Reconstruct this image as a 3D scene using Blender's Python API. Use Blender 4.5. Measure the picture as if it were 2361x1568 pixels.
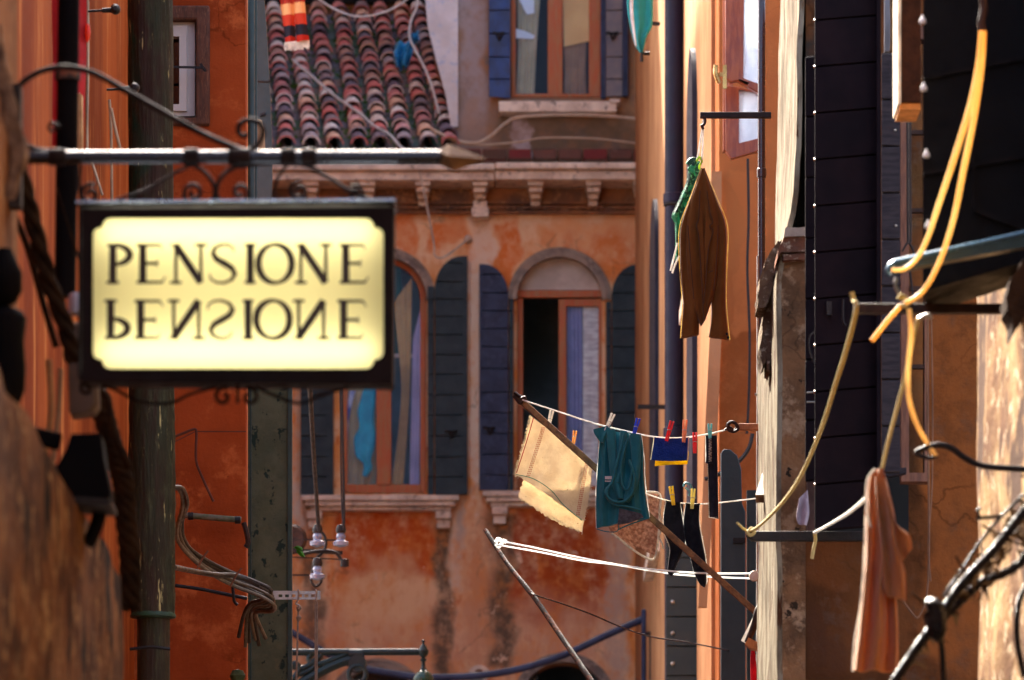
import bpy, math, random
from mathutils import Vector, Matrix, noise
from mathutils.geometry import tessellate_polygon
R = math.radians
random.seed(7)
scene = bpy.context.scene
for o in list(bpy.data.objects): bpy.data.objects.remove(o)
col = scene.collection

# ------------------------------------------------------------------ camera, sky, sun, exposure
K = 0.18 / 2361.0            # tangent per photo unit (photo is 2361 x 1568 units here)
EL = 0.158                   # how far above the horizon the middle of the picture lies
EYE = 1.7
cam = bpy.data.cameras.new('camera'); co = bpy.data.objects.new('camera', cam); col.objects.link(co)
co.location = (0, 0, EYE); co.rotation_euler = (R(90), 0, 0)
cam.lens = 200; cam.sensor_width = 36; cam.shift_y = EL / 0.18
cam.clip_start = .5; cam.clip_end = 4000
cam.dof.use_dof = True; cam.dof.focus_distance = 23.2; cam.dof.aperture_fstop = 7.5; cam.dof.aperture_blades = 7
scene.camera = co
SUN = Vector((-0.36, 1.0, 0.84)).normalized()
w = bpy.data.worlds.new('World'); scene.world = w; w.use_nodes = True
nt = w.node_tree; bg = nt.nodes['Background']
sky = nt.nodes.new('ShaderNodeTexSky'); sky.sky_type = 'NISHITA'; sky.sun_disc = False
sky.sun_elevation = math.asin(SUN.z); sky.sun_rotation = math.atan2(SUN.x, SUN.y)
sky.dust_density = 6.5; sky.ozone_density = 0.0; sky.air_density = 0.35
nt.links.new(sky.outputs[0], bg.inputs[0]); bg.inputs[1].default_value = 0.15
sl = bpy.data.lights.new('sun', 'SUN'); sl.energy = 2.9; sl.angle = R(0.5); sl.color = (1, .93, .80)
so = bpy.data.objects.new('sun', sl); col.objects.link(so)
so.rotation_euler = (-SUN).to_track_quat('-Z', 'Y').to_euler(); so.location = (0, 0, 30)
vs = scene.view_settings; vs.view_transform = 'Standard'; vs.look = 'None'; vs.exposure = 3.2; vs.gamma = 1
scene.render.engine = 'CYCLES'
scene.cycles.max_bounces = 8; scene.cycles.diffuse_bounces = 5; scene.cycles.transparent_max_bounces = 12

def P(x, y, d): return Vector(((x - 1180.5) * d * K, d, EYE + d * (EL + (784 - y) * K)))
def X(x, d): return (x - 1180.5) * d * K
def Z(y, d): return EYE + d * (EL + (784 - y) * K)

# ------------------------------------------------------------------ materials
def _n(t, ty, **kw):
    n = t.nodes.new(ty)
    for k, v in kw.items(): setattr(n, k, v)
    return n
def rgba(c): return (c[0], c[1], c[2], 1)
def mixc(t, f, a, b, mode='MIX'):
    m = _n(t, 'ShaderNodeMix', data_type='RGBA', blend_type=mode)
    if isinstance(f, (int, float)): m.inputs[0].default_value = f
    else: t.links.new(f, m.inputs[0])
    for i, s in ((6, a), (7, b)):
        if isinstance(s, (tuple, list)): m.inputs[i].default_value = rgba(s)
        else: t.links.new(s, m.inputs[i])
    return m.outputs[2]
def mth(t, op, a, b=0.0):
    m = _n(t, 'ShaderNodeMath', operation=op)
    for i, s in ((0, a), (1, b)):
        if isinstance(s, (int, float)): m.inputs[i].default_value = s
        else: t.links.new(s, m.inputs[i])
    return m.outputs[0]
def sstep(t, v, a, b, o0=0., o1=1.):
    m = _n(t, 'ShaderNodeMapRange', interpolation_type='SMOOTHSTEP')
    t.links.new(v, m.inputs[0])
    for i, s in ((1, a), (2, b), (3, o0), (4, o1)): m.inputs[i].default_value = s
    return m.outputs[0]
def vmap(t, src, sc):
    m = _n(t, 'ShaderNodeMapping'); t.links.new(src, m.inputs[0]); m.inputs[3].default_value = sc
    return m.outputs[0]
def nz(t, vec, scale, detail=6, rough=.6):
    m = _n(t, 'ShaderNodeTexNoise'); t.links.new(vec, m.inputs['Vector'])
    m.inputs['Scale'].default_value = scale; m.inputs['Detail'].default_value = detail; m.inputs['Roughness'].default_value = rough
    return m.outputs[0]
MATS = {}
def mat(name, c1, c2=None, scale=8, stretch=(1, 1, 1), rough=.8, metal=0., bump=.25, bscale=None, transl=0., sheen=0.,
        c3=None, fleck=None, island=None, patches=(), lo=.35, hi=.65, spec=.4, coat=0., weave=0, crack=None):
    if name in MATS: return MATS[name]
    if rough > .82: spec = min(spec, .03)
    m = bpy.data.materials.new(name); m.use_nodes = True; t = m.node_tree; MATS[name] = m
    b = t.nodes['Principled BSDF']; out = t.nodes['Material Output']
    g = _n(t, 'ShaderNodeNewGeometry'); pos = g.outputs['Position']
    c2 = c2 or tuple(v * .6 for v in c1)
    v = vmap(t, pos, stretch)
    n1 = nz(t, v, scale)
    c = mixc(t, sstep(t, n1, lo, hi), c1, c2)
    if c3:
        n2 = nz(t, v, scale * 3.1, 8, .7)
        c = mixc(t, sstep(t, n2, .52, .66), c, c3)
    if island:
        r = _n(t, 'ShaderNodeValToRGB'); t.links.new(g.outputs['Random Per Island'], r.inputs[0])
        r.color_ramp.interpolation = 'CONSTANT'
        while len(r.color_ramp.elements) < len(island): r.color_ramp.elements.new(.5)
        for i, cc in enumerate(island):
            r.color_ramp.elements[i].position = i / len(island); r.color_ramp.elements[i].color = rgba(cc)
        c = mixc(t, sstep(t, n1, .3, .75, 0, .45), r.outputs[0], c)
    if patches:
        dn = _n(t, 'ShaderNodeTexNoise'); t.links.new(pos, dn.inputs['Vector']); dn.inputs['Scale'].default_value = 3.2; dn.inputs['Detail'].default_value = 7
        sub = _n(t, 'ShaderNodeVectorMath', operation='SUBTRACT'); t.links.new(dn.outputs[1], sub.inputs[0]); sub.inputs[1].default_value = (.5, .5, .5)
        scv = _n(t, 'ShaderNodeVectorMath', operation='MULTIPLY'); t.links.new(sub.outputs[0], scv.inputs[0]); scv.inputs[1].default_value = (.34, 0, .8)
        add = _n(t, 'ShaderNodeVectorMath', operation='ADD'); t.links.new(scv.outputs[0], add.inputs[0]); t.links.new(pos, add.inputs[1])
        sp = _n(t, 'ShaderNodeSeparateXYZ'); t.links.new(add.outputs[0], sp.inputs[0])
        fine = nz(t, pos, 7, 10, .75)
        for (x0, x1, z0, z1, s, cc, st) in patches:
            cc = tuple(min(.86, q * 1.22) for q in cc) if name == 'far_plaster' and cc[0] > .4 else cc
            mx = mth(t, 'MULTIPLY', sstep(t, sp.outputs[0], x0 - s, x0 + s), sstep(t, sp.outputs[0], x1 - s, x1 + s, 1, 0))
            mz = mth(t, 'MULTIPLY', sstep(t, sp.outputs[2], z0 - s * 2, z0 + s * 2), sstep(t, sp.outputs[2], z1 - s * 2, z1 + s * 2, 1, 0))
            mm = mth(t, 'MULTIPLY', mth(t, 'MULTIPLY', mx, mz), sstep(t, fine, .36, .58, st * .35, st))
            c = mixc(t, mm, c, cc)
    if fleck:
        fc, fs, thr = fleck[:3]
        vo = nz(t, vmap(t, pos, fleck[3]) if len(fleck) > 3 else pos, fs, 5, .65)
        c = mixc(t, sstep(t, vo, thr, thr + .04), c, fc)
    if crack:
        cd_ = _n(t, 'ShaderNodeTexNoise'); t.links.new(pos, cd_.inputs['Vector']); cd_.inputs['Scale'].default_value = 3.0; cd_.inputs['Detail'].default_value = 8
        mv = _n(t, 'ShaderNodeVectorMath', operation='MULTIPLY_ADD'); t.links.new(cd_.outputs[1], mv.inputs[0]); mv.inputs[1].default_value = (.5, .5, .5); t.links.new(pos, mv.inputs[2])
        vr = _n(t, 'ShaderNodeTexVoronoi', feature='DISTANCE_TO_EDGE'); t.links.new(mv.outputs[0], vr.inputs['Vector']); vr.inputs['Scale'].default_value = crack[0]
        gate = sstep(t, nz(t, pos, 1.7, 3), .50, .60)
        c = mixc(t, mth(t, 'MULTIPLY', sstep(t, vr.outputs['Distance'], 0, crack[1], .42, 0), gate), c, tuple(q * .22 for q in c2))
    if weave:
        wv = _n(t, 'ShaderNodeTexWave'); t.links.new(pos, wv.inputs[0]); wv.inputs['Scale'].default_value = weave; wv.inputs['Distortion'].default_value = .6
        wv.bands_direction = 'DIAGONAL'
        c = mixc(t, mth(t, 'MULTIPLY', wv.outputs[1], .35), c, tuple(q * .35 for q in c1))
    t.links.new(c, b.inputs['Base Color'])
    b.inputs['Metallic'].default_value = metal; b.inputs['Specular IOR Level'].default_value = spec
    rn = nz(t, pos, 20, 4); t.links.new(sstep(t, rn, .3, .7, max(0, rough - .1), min(1, rough + .1)), b.inputs['Roughness'])
    if coat: b.inputs['Coat Weight'].default_value = coat; b.inputs['Coat Roughness'].default_value = .2
    if sheen: b.inputs['Sheen Weight'].default_value = sheen; b.inputs['Sheen Roughness'].default_value = .35
    if bump:
        bn = _n(t, 'ShaderNodeBump'); bn.inputs['Strength'].default_value = min(1, bump); bn.inputs['Distance'].default_value = .012
        t.links.new(nz(t, v, bscale or scale * 5, 8, .65), bn.inputs['Height']); t.links.new(bn.outputs[0], b.inputs['Normal'])
    if transl:
        tr = _n(t, 'ShaderNodeBsdfTranslucent'); t.links.new(c, tr.inputs[0])
        ms = _n(t, 'ShaderNodeMixShader'); ms.inputs[0].default_value = transl
        t.links.new(b.outputs[0], ms.inputs[1]); t.links.new(tr.outputs[0], ms.inputs[2]); t.links.new(ms.outputs[0], out.inputs[0])
    return m
def glass(name, tint=(.9, .95, 1), refl=.12, rough=.03):
    if name in MATS: return MATS[name]
    m = bpy.data.materials.new(name); m.use_nodes = True; t = m.node_tree; MATS[name] = m
    t.nodes.remove(t.nodes['Principled BSDF']); out = t.nodes['Material Output']
    tr = _n(t, 'ShaderNodeBsdfTransparent'); tr.inputs[0].default_value = rgba(tint)
    gl = _n(t, 'ShaderNodeBsdfGlossy'); gl.inputs[1].default_value = rough
    ms = _n(t, 'ShaderNodeMixShader'); fr = _n(t, 'ShaderNodeLayerWeight'); fr.inputs[0].default_value = .25
    t.links.new(mth(t, 'ADD', mth(t, 'MULTIPLY', fr.outputs[0], .12), refl), ms.inputs[0])
    t.links.new(tr.outputs[0], ms.inputs[1]); t.links.new(gl.outputs[0], ms.inputs[2]); t.links.new(ms.outputs[0], out.inputs[0])
    return m
def emit(name, c, s):
    m = bpy.data.materials.new(name); m.use_nodes = True; t = m.node_tree
    b = t.nodes['Principled BSDF']; b.inputs['Emission Color'].default_value = rgba(c); b.inputs['Emission Strength'].default_value = s
    b.inputs['Base Color'].default_value = rgba(c)
    return m
def pr(x0, x1, y0, y1, d, s, c, st=.9):   # a stained patch of a wall, given where it shows
    return (X(x0, d), X(x1, d), Z(y1, d), Z(y0, d), s, c, st)

# ------------------------------------------------------------------ mesh builder
class MB:
    def __init__(s): s.v = []; s.f = []
    def add(s, vs, fs):
        o = len(s.v); s.v += [tuple(p) for p in vs]; s.f += [tuple(i + o for i in f) for f in fs]; return s
    def box(s, a, b):
        (x0, y0, z0), (x1, y1, z1) = a, b
        return s.add([(x0,y0,z0),(x1,y0,z0),(x1,y1,z0),(x0,y1,z0),(x0,y0,z1),(x1,y0,z1),(x1,y1,z1),(x0,y1,z1)],
                     [(0,3,2,1),(4,5,6,7),(0,1,5,4),(1,2,6,5),(2,3,7,6),(3,0,4,7)])
    def bar(s, p, q, w, h=None, up=Vector((0, 0, 1))):
        h = h or w; p = Vector(p); q = Vector(q); t = (q - p).normalized()
        if abs(t.dot(up)) > .98: up = Vector((0, 1, 0))
        a = t.cross(up).normalized() * w / 2; b = a.cross(t).normalized() * h / 2
        vs = [e + x * a + y * b for e in (p, q) for x, y in ((-1,-1),(1,-1),(1,1),(-1,1))]
        return s.add(vs, [(0,1,2,3),(7,6,5,4),(0,4,5,1),(1,5,6,2),(2,6,7,3),(3,7,4,0)])
    def tube(s, pts, r, n=10, sub=4, wob=0, closed=False):
        pts = [Vector(p) for p in pts]
        if sub > 1 and len(pts) > 2: 
            rs0 = r if isinstance(r, (list, tuple)) else [r] * len(pts)
            pts, r = spline(pts, rs0, sub)
        rs = r if isinstance(r, (list, tuple)) else [r] * len(pts)
        vs = []; fs = []; ref = None
        for i, p in enumerate(pts):
            t = (pts[min(i + 1, len(pts) - 1)] - pts[max(i - 1, 0)])
            t = t.normalized() if t.length > 1e-9 else Vector((0, 0, 1))
            if ref is None: ref = Vector((0, 0, 1)) if abs(t.z) < .9 else Vector((1, 0, 0))
            a = t.cross(ref)
            if a.length < 1e-6: a = t.cross(Vector((1, .3, 0)))
            a.normalize(); b = a.cross(t).normalized(); ref = b
            for k in range(n):
                an = 2 * math.pi * k / n
                rr = rs[i] * (1 + (wob * noise.noise(Vector((p.x * 20 + k, p.y * 20, p.z * 20))) if wob else 0))
                vs.append(p + a * math.cos(an) * rr + b * math.sin(an) * rr)
            if i:
                o = (i - 1) * n
                for k in range(n): fs.append((o + k, o + (k + 1) % n, o + n + (k + 1) % n, o + n + k))
        m = len(pts) * n
        fs.append(tuple(range(n))[::-1]); fs.append(tuple(range(m - n, m)))
        return s.add(vs, fs)
    def lathe(s, c, prof, n=20, axis='z'):
        vs = []; fs = []
        for r, h in prof:
            for k in range(n):
                an = 2 * math.pi * k / n; q = (r * math.cos(an), r * math.sin(an), h)
                if axis == 'y': q = (q[0], q[2], q[1])
                if axis == 'x': q = (q[2], q[0], q[1])
                vs.append((c[0] + q[0], c[1] + q[1], c[2] + q[2]))
        for i in range(len(prof) - 1):
            for k in range(n): fs.append((i*n+k, i*n+(k+1)%n, (i+1)*n+(k+1)%n, (i+1)*n+k))
        fs.append(tuple(range(n))[::-1]); fs.append(tuple(range((len(prof)-1)*n, len(prof)*n)))
        return s.add(vs, fs)
    def plate(s, outer, d, th, holes=(), tilt=0.):
        # a flat slab that faces the camera side: outline in photo units at depth d, th metres thick (tilt: metres of depth per metre of X)
        loops = [list(outer)] + [list(h) for h in holes]
        w3 = [[P(x, y, d) for x, y in l] for l in loops]
        if tilt:
            x0 = w3[0][0].x
            for l in w3:
                for p in l: p.y += (p.x - x0) * tilt
        flat = [p for l in w3 for p in l]; n = len(flat)
        tr = tessellate_polygon([[Vector((p.x, p.z, 0)) for p in l] for l in w3])
        vs = flat + [p + Vector((0, th, 0)) for p in flat]
        fs = [tuple(t) for t in tr] + [tuple(i + n for i in t[::-1]) for t in tr]
        o = 0
        for l in w3:
            k = len(l)
            for i in range(k): j = (i + 1) % k; fs.append((o + i, o + j, o + j + n, o + i + n))
            o += k
        return s.add(vs, fs)
    def limb(s, L, Rr, d, t, folds=4, amp=.25, n=28, sub=6, seed=0., taper=.25):
        # a hanging piece of cloth: closed sheet between two outlines, rounded at its edges, with hanging folds
        m = max(len(L), len(Rr)); L = resample(L, m * sub); Rr = resample(Rr, m * sub); N = len(L)
        vs = []; fs = []
        for i in range(N):
            a = P(*L[i], d); b = P(*Rr[i], d); c = (a + b) / 2; h = (b - a) / 2; v = i / (N - 1)
            env = min(1, taper + v * 1.6)
            for k in range(n):
                an = 2 * math.pi * k / n; u = math.cos(an)
                f = amp * math.sin(folds * math.acos(max(-1, min(1, u))) * 1.0 + seed + 1.3 * math.sin(2.1 * v + seed)) * env
                f += amp * .5 * noise.noise(Vector((u * 1.7 + seed, v * 3.1, seed))) + amp * .35 * noise.noise(Vector((u * 4 + seed * 3, v * 9 + u * 2, seed))) * env
                e = math.copysign(abs(math.sin(an)) ** .55, math.sin(an)) if abs(math.sin(an)) > 1e-6 else 0
                edge = 1 + .012 * math.sin(7 * v + seed)
                vs.append(c + h * u * edge + Vector((0, (e * .5 + f * (1 - u ** 6)) * t * 2 * .8, 0)) )
            if i:
                o = (i - 1) * n
                for k in range(n): fs.append((o + k, o + (k + 1) % n, o + n + (k + 1) % n, o + n + k))
        fs.append(tuple(range(n))[::-1]); fs.append(tuple(range((N - 1) * n, N * n)))
        return s.add(vs, fs)
    def sheet(s, A, B, d, amp=.01, folds=2, nu=26, nv=26, seed=0., ragged=0., th=.003, dd=0., sag=0.):
        # thin cloth: A = left edge, B = right edge (photo units, top to bottom), waves in depth
        A = resample(A, nv); B = resample(B, nv); vs = []; fs = []
        for side in (0, 1):
            for i in range(nv):
                for j in range(nu):
                    u = j / (nu - 1); v = i / (nv - 1)
                    x = A[i][0] * (1 - u) + B[i][0] * u; y = A[i][1] * (1 - u) + B[i][1] * u
                    y += sag * math.sin(math.pi * u)
                    if ragged and i in (nv - 1,): y += ragged * noise.noise(Vector((x * .35, 3, seed))) * 2
                    if ragged and j in (0, nu - 1): x += ragged * noise.noise(Vector((y * .35, 9, seed))) * 1.5
                    w_ = amp * (math.sin(folds * 2 * math.pi * u + seed + v * 1.5) * (.35 + .65 * v) + .6 * noise.noise(Vector((u * 3 + seed, v * 3, 0))))
                    p = P(x, y, d); p.y += w_ + side * th + dd * v; vs.append(p)
        q = nu * nv
        for i in range(nv - 1):
            for j in range(nu - 1):
                a = i * nu + j; fs.append((a, a + 1, a + nu + 1, a + nu)); fs.append((a + q, a + nu + q, a + nu + 1 + q, a + 1 + q))
        for i in range(nv - 1):
            for a in (i * nu, i * nu + nu - 1): fs.append((a, a + nu, a + nu + q, a + q))
        for j in range(nu - 1):
            for a in (j, (nv - 1) * nu + j): fs.append((a, a + 1, a + 1 + q, a + q))
        return s.add(vs, fs)
def spline(pts, rs, sub):
    out = []; ro = []
    for i in range(len(pts) - 1):
        p0 = pts[max(i - 1, 0)]; p1 = pts[i]; p2 = pts[i + 1]; p3 = pts[min(i + 2, len(pts) - 1)]
        for k in range(sub):
            t = k / sub
            out.append(.5 * (2 * p1 + (p2 - p0) * t + (2 * p0 - 5 * p1 + 4 * p2 - p3) * t * t + (3 * p1 - p0 - 3 * p2 + p3) * t ** 3))
            ro.append(rs[i] * (1 - t) + rs[i + 1] * t)
    out.append(pts[-1]); ro.append(rs[-1]); return out, ro
def resample(pts, n):
    pts = [Vector((p[0], p[1])) for p in pts]
    if len(pts) > 2: pts, _ = spline([Vector((p.x, p.y, 0)) for p in pts], [0] * len(pts), 5); pts = [Vector((p.x, p.y)) for p in pts]
    L = [0]
    for a, b in zip(pts, pts[1:]): L.append(L[-1] + (b - a).length)
    out = []
    for i in range(n):
        s = L[-1] * i / (n - 1); k = 0
        while k < len(L) - 2 and L[k + 1] < s: k += 1
        t = (s - L[k]) / max(1e-9, L[k + 1] - L[k]); p = pts[k].lerp(pts[k + 1], t); out.append((p.x, p.y))
    return out
def clip(poly, y0, y1):
    def half(pl, f, yy):
        o = []
        for i in range(len(pl)):
            a = pl[i]; b = pl[(i + 1) % len(pl)]
            if f(a[1]): o.append(a)
            if f(a[1]) != f(b[1]):
                t = (yy - a[1]) / (b[1] - a[1]); o.append((a[0] + (b[0] - a[0]) * t, yy))
        return o
    p = half(poly, lambda y: y >= y0, y0)
    return half(p, lambda y: y <= y1, y1) if len(p) > 2 else []
def arc(cx, cy, rx, ry, a0, a1, n=14):
    return [(cx + rx * math.cos(R(a0 + (a1 - a0) * i / n)), cy - ry * math.sin(R(a0 + (a1 - a0) * i / n))) for i in range(n + 1)]
def arch(cx, cy, r, yb, n=18): return [(cx + r, yb)] + arc(cx, cy, r, r, 0, 180, n) + [(cx - r, yb)]
def rect(x0, y0, x1, y1): return [(x0, y0), (x1, y0), (x1, y1), (x0, y1)]

ORG = {}
def mesh_obj(name, mb, m, org, smooth=40, bevel=0):
    me = bpy.data.meshes.new(name)
    me.from_pydata([tuple(Vector(v) - org) for v in mb.v], [], mb.f); me.validate(); me.update()
    import bmesh
    b = bmesh.new(); b.from_mesh(me); bmesh.ops.recalc_face_normals(b, faces=b.faces); b.to_mesh(me); b.free()
    if smooth:
        me.polygons.foreach_set('use_smooth', [True] * len(me.polygons)); me.set_sharp_from_angle(angle=R(smooth))
    me.materials.append(m)
    o = bpy.data.objects.new(name, me); col.objects.link(o)
    if bevel:
        bm = o.modifiers.new('bevel', 'BEVEL'); bm.width = bevel; bm.segments = 2; bm.limit_method = 'ANGLE'; bm.angle_limit = R(50)
    return o
def thing(name, label, cat, loc, group=None):
    o = bpy.data.objects.new(name, None); col.objects.link(o); o.empty_display_size = .1
    o.location = loc; o['label'] = label; o['category'] = cat
    if group: o['group'] = group
    ORG[o.name] = Vector(loc); return o
def part(name, mb, m, parent, label=None, bevel=0, smooth=40):
    org = ORG[parent.name]; o = mesh_obj(name, mb, m, org, smooth, bevel); o.parent = parent
    ORG[o.name] = org
    if label: o['label'] = label
    return o
def single(name, mb, m, label=None, cat=None, group=None, kind=None, bevel=0, smooth=40):
    xs = [v[0] for v in mb.v]; ys = [v[1] for v in mb.v]; zs = [v[2] for v in mb.v]
    org = Vector(((min(xs) + max(xs)) / 2, (min(ys) + max(ys)) / 2, min(zs)))
    o = mesh_obj(name, mb, m, org, smooth, bevel); o.location = org; ORG[o.name] = org
    if label: o['label'] = label
    if cat: o['category'] = cat
    if group: o['group'] = group
    if kind: o['kind'] = kind
    return o
def line(pts, d): return [P(x, y, d if not isinstance(d, (list, tuple)) else d[i]) for i, (x, y) in enumerate(pts)]

# ------------------------------------------------------------------ palette
FD = 50.0
cream = (.62, .43, .26); ocher = (.55, .27, .11); deep = (.46, .12, .035); greyst = (.085, .07, .048)
m_far = mat('far_plaster', (.74, .28, .075), (.80, .52, .29), crack=(1.1, .012), scale=3.2, stretch=(1.4, 1, .7), lo=.42, hi=.6, rough=.95, bump=.45, bscale=14,
  c3=(.62, .17, .04), patches=(
  pr(900, 1490, 470, 600, FD, .04, (.70, .48, .28), .95),
  pr(905, 960, 490, 640, FD, .03, (.60, .17, .04), .9), pr(990, 1070, 490, 575, FD, .03, (.60, .17, .04), .95), pr(1000, 1075, 600, 900, FD, .06, (.62, .42, .24), .6), pr(1080, 1140, 480, 1140, FD, .035, (.66, .50, .36), 1),
  pr(1145, 1192, 490, 660, FD, .025, (.60, .16, .035), .98), pr(1230, 1275, 510, 585, FD, .04, (.62, .22, .06), .8), pr(1275, 1500, 495, 545, FD, .05, (.66, .27, .09), .8), pr(1290, 1500, 545, 650, FD, .05, (.60, .18, .045), .95),
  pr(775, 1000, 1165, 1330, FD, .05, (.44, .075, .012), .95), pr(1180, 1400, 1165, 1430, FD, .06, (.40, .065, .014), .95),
  pr(700, 1400, 1400, 1580, FD, .12, (.54, .29, .17), .8), pr(790, 980, 1300, 1450, FD, .1, (.66, .42, .22), .9),
  pr(675, 730, 880, 1150, FD, .03, (.55, .40, .27), .8), pr(672, 715, 1120, 1240, FD, .05, (.52, .47, .38), .9), pr(700, 745, 1200, 1600, FD, .045, greyst, .8),
  pr(1000, 1045, 1195, 1560, FD, .045, greyst, .88), pr(1040, 1075, 1140, 1380, FD, .03, (.58, .46, .33), .75), pr(1060, 1075, 1140, 1280, FD, .03, (.35, .33, .3), .6),
  pr(1120, 1185, 1180, 1568, FD, .045, greyst, .88), pr(1075, 1130, 1160, 1568, FD, .05, (.5, .25, .13), .7), pr(1395, 1450, 1160, 1600, FD, .04, (.42, .30, .22), .85),
  pr(1480, 1500, 480, 1700, FD, .05, (.4, .12, .05), .6)), fleck=((.74, .50, .32), 4.5, .63))
m_upper = mat('stained_upper_plaster', (.34, .17, .085), (.24, .17, .12), scale=2.2, rough=.95, bump=.35, bscale=22, c3=(.20, .15, .12), patches=(
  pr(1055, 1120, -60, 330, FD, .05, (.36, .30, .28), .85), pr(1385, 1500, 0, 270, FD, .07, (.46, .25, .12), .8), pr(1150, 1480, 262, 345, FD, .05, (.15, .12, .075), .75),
  pr(1182, 1222, 275, 345, FD, .012, (.52, .42, .40), .95), pr(1060, 1130, 240, 330, FD, .05, (.36, .2, .11), .7)))
m_stone = mat('istrian_stone', (.84, .70, .54), (.62, .49, .37), scale=5, rough=.85, bump=.3, c3=(.30, .23, .18))
m_stone_dark = mat('weathered_stone', (.36, .28, .21), (.19, .15, .12), scale=6, rough=.9, bump=.45, c3=(.42, .33, .25))
m_frieze = mat('frieze_plaster', (.36, .15, .06), (.16, .09, .06), scale=3, rough=.95, bump=.4, c3=(.42, .22, .1))
m_sh_slate = mat('slate_shutter_paint', (.030, .050, .056), (.018, .032, .038), scale=9, rough=.55, bump=.2, spec=.2, c3=(.034, .046, .05))
m_sh_blue = mat('blue_shutter_paint', (.036, .052, .10), (.020, .030, .060), scale=9, spec=.2, rough=.55, bump=.15, c3=(.06, .07, .12))
m_sh_bright = mat('bright_blue_shutter_paint', (.018, .055, .19), (.014, .03, .09), scale=9, rough=.5, bump=.15)
m_sh_grey = mat('faded_shutter_paint', (.16, .15, .17), (.22, .19, .18), scale=9, rough=.6, bump=.2)
m_frame = mat('orange_window_wood', (.48, .105, .022), (.40, .16, .05), scale=12, stretch=(4, 4, .5), rough=.5, bump=.25)
m_redwood = mat('red_window_wood', (.22, .04, .012), (.34, .08, .02), scale=12, stretch=(4, 4, .6), rough=.4, bump=.2)
m_glass = glass('window_glass', refl=.004)
m_room = mat('dim_room', (.16, .24, .28), (.10, .15, .17), scale=2, rough=.9, bump=0)
m_dark = mat('dark_room', (.012, .016, .02), (.02, .022, .022), scale=3, rough=.9, bump=0)
m_iron = mat('black_iron', (.009, .008, .008), (.016, .011, .009), scale=30, rough=.5, bump=.3, spec=.25)
m_iron_b = mat('brown_iron', (.045, .018, .010), (.02, .010, .007), scale=30, rough=.55, bump=.4, spec=.25)
m_rust = mat('rusty_pole', (.035, .028, .024), (.16, .06, .03), scale=26, stretch=(1, 1, 1), rough=.75, bump=.5, lo=.5, hi=.62)
m_wood = mat('weathered_wood', (.26, .13, .045), (.12, .06, .025), scale=26, stretch=(1, 1, 1), rough=.75, bump=.5, c3=(.07, .035, .018))
m_rope = mat('white_rope', (.80, .78, .74), (.62, .6, .55), scale=40, rough=.8, bump=.3, transl=.35)
m_steel = mat('galvanised_steel', (.42, .42, .38), (.3, .3, .27), scale=25, rough=.4, metal=.8, bump=.15)
m_orange = mat('left_orange_plaster', crack=(2.2, .012), c1=(.36, .064, .016), c2=(.23, .038, .010), scale=2.0, rough=.93, bump=.35, bscale=60, c3=(.48, .11, .03), fleck=((.07, .014, .006), 7, .66))
m_orange_g = mat('streaked_orange_plaster', (.36, .082, .016), (.19, .033, .007), scale=.9, stretch=(1, 1.6, .25), rough=.95, bump=.35, bscale=14, c3=(.50, .17, .045))
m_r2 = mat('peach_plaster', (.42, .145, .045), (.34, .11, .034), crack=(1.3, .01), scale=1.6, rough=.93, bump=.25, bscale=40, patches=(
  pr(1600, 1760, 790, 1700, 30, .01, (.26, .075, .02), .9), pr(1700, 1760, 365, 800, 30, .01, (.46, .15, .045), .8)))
m_r2c = mat('cream_plaster', (.50, .26, .12), (.36, .17, .075), scale=1.2, rough=.93, bump=.25, bscale=30)

# ------------------------------------------------------------------ ground
single('ground', MB().add([(-600, -300, 0), (600, -300, 0), (600, 1500, 0), (-600, 1500, 0)], [(0, 1, 2, 3)]),
       mat('paving_stone', (.20, .18, .16), (.13, .12, .11), scale=1.2, rough=.8, bump=.3), kind='structure')

# ------------------------------------------------------------------ far house with arched windows
H = thing('house', 'orange house across the end of the alley with arched windows and a tiled roof', 'house', (-1, FD, 0))
def zpx(z, d): return 784 - ((z - EYE) / d - EL) / K
gy = zpx(0, FD)
W1, W2, CY = 885, 1290, 690
holes = [arch(W1, CY, 98, 1138), arch(W2, CY, 98, 1138), arch(1300, 1626, 100, 2300), arch(872, 1640, 104, 2300), arc(1105, 1553, 11, 11, 0, 345, 12)]
part('wall', MB().plate(rect(200, 412, 1700, gy), FD, .35, holes), m_far, H)
def ring(mb, cx, cy, r0, r1, d, th, a0=0, a1=180):
    return mb.plate(arc(cx, cy, r1, r1, a0, a1, 22) + arc(cx, cy, r0, r0, a1, a0, 22), d, th)
for cx in (W1, W2):
    r = MB(); ring(r, cx, CY, 98, 110, FD - .07, .10); ring(r, cx, CY, 110, 120, FD - .045, .08)
    part('arch_moulding', r, m_stone_dark, H, bevel=.008)
for cx, cy in ((1300, 1626), (872, 1640)):
    r = MB(); ring(r, cx, cy, 100, 113, FD - .06, .1); ring(r, cx, cy, 113, 122, FD - .04, .08)
    part('arch_moulding', r, m_stone_dark, H, bevel=.008)
part('vent_ring', MB().plate(arc(1105, 1553, 24, 20, 0, 345, 20), FD - .03, .06, [arc(1105, 1553, 11, 11, 0, 345, 12)]), m_stone, H)
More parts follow.
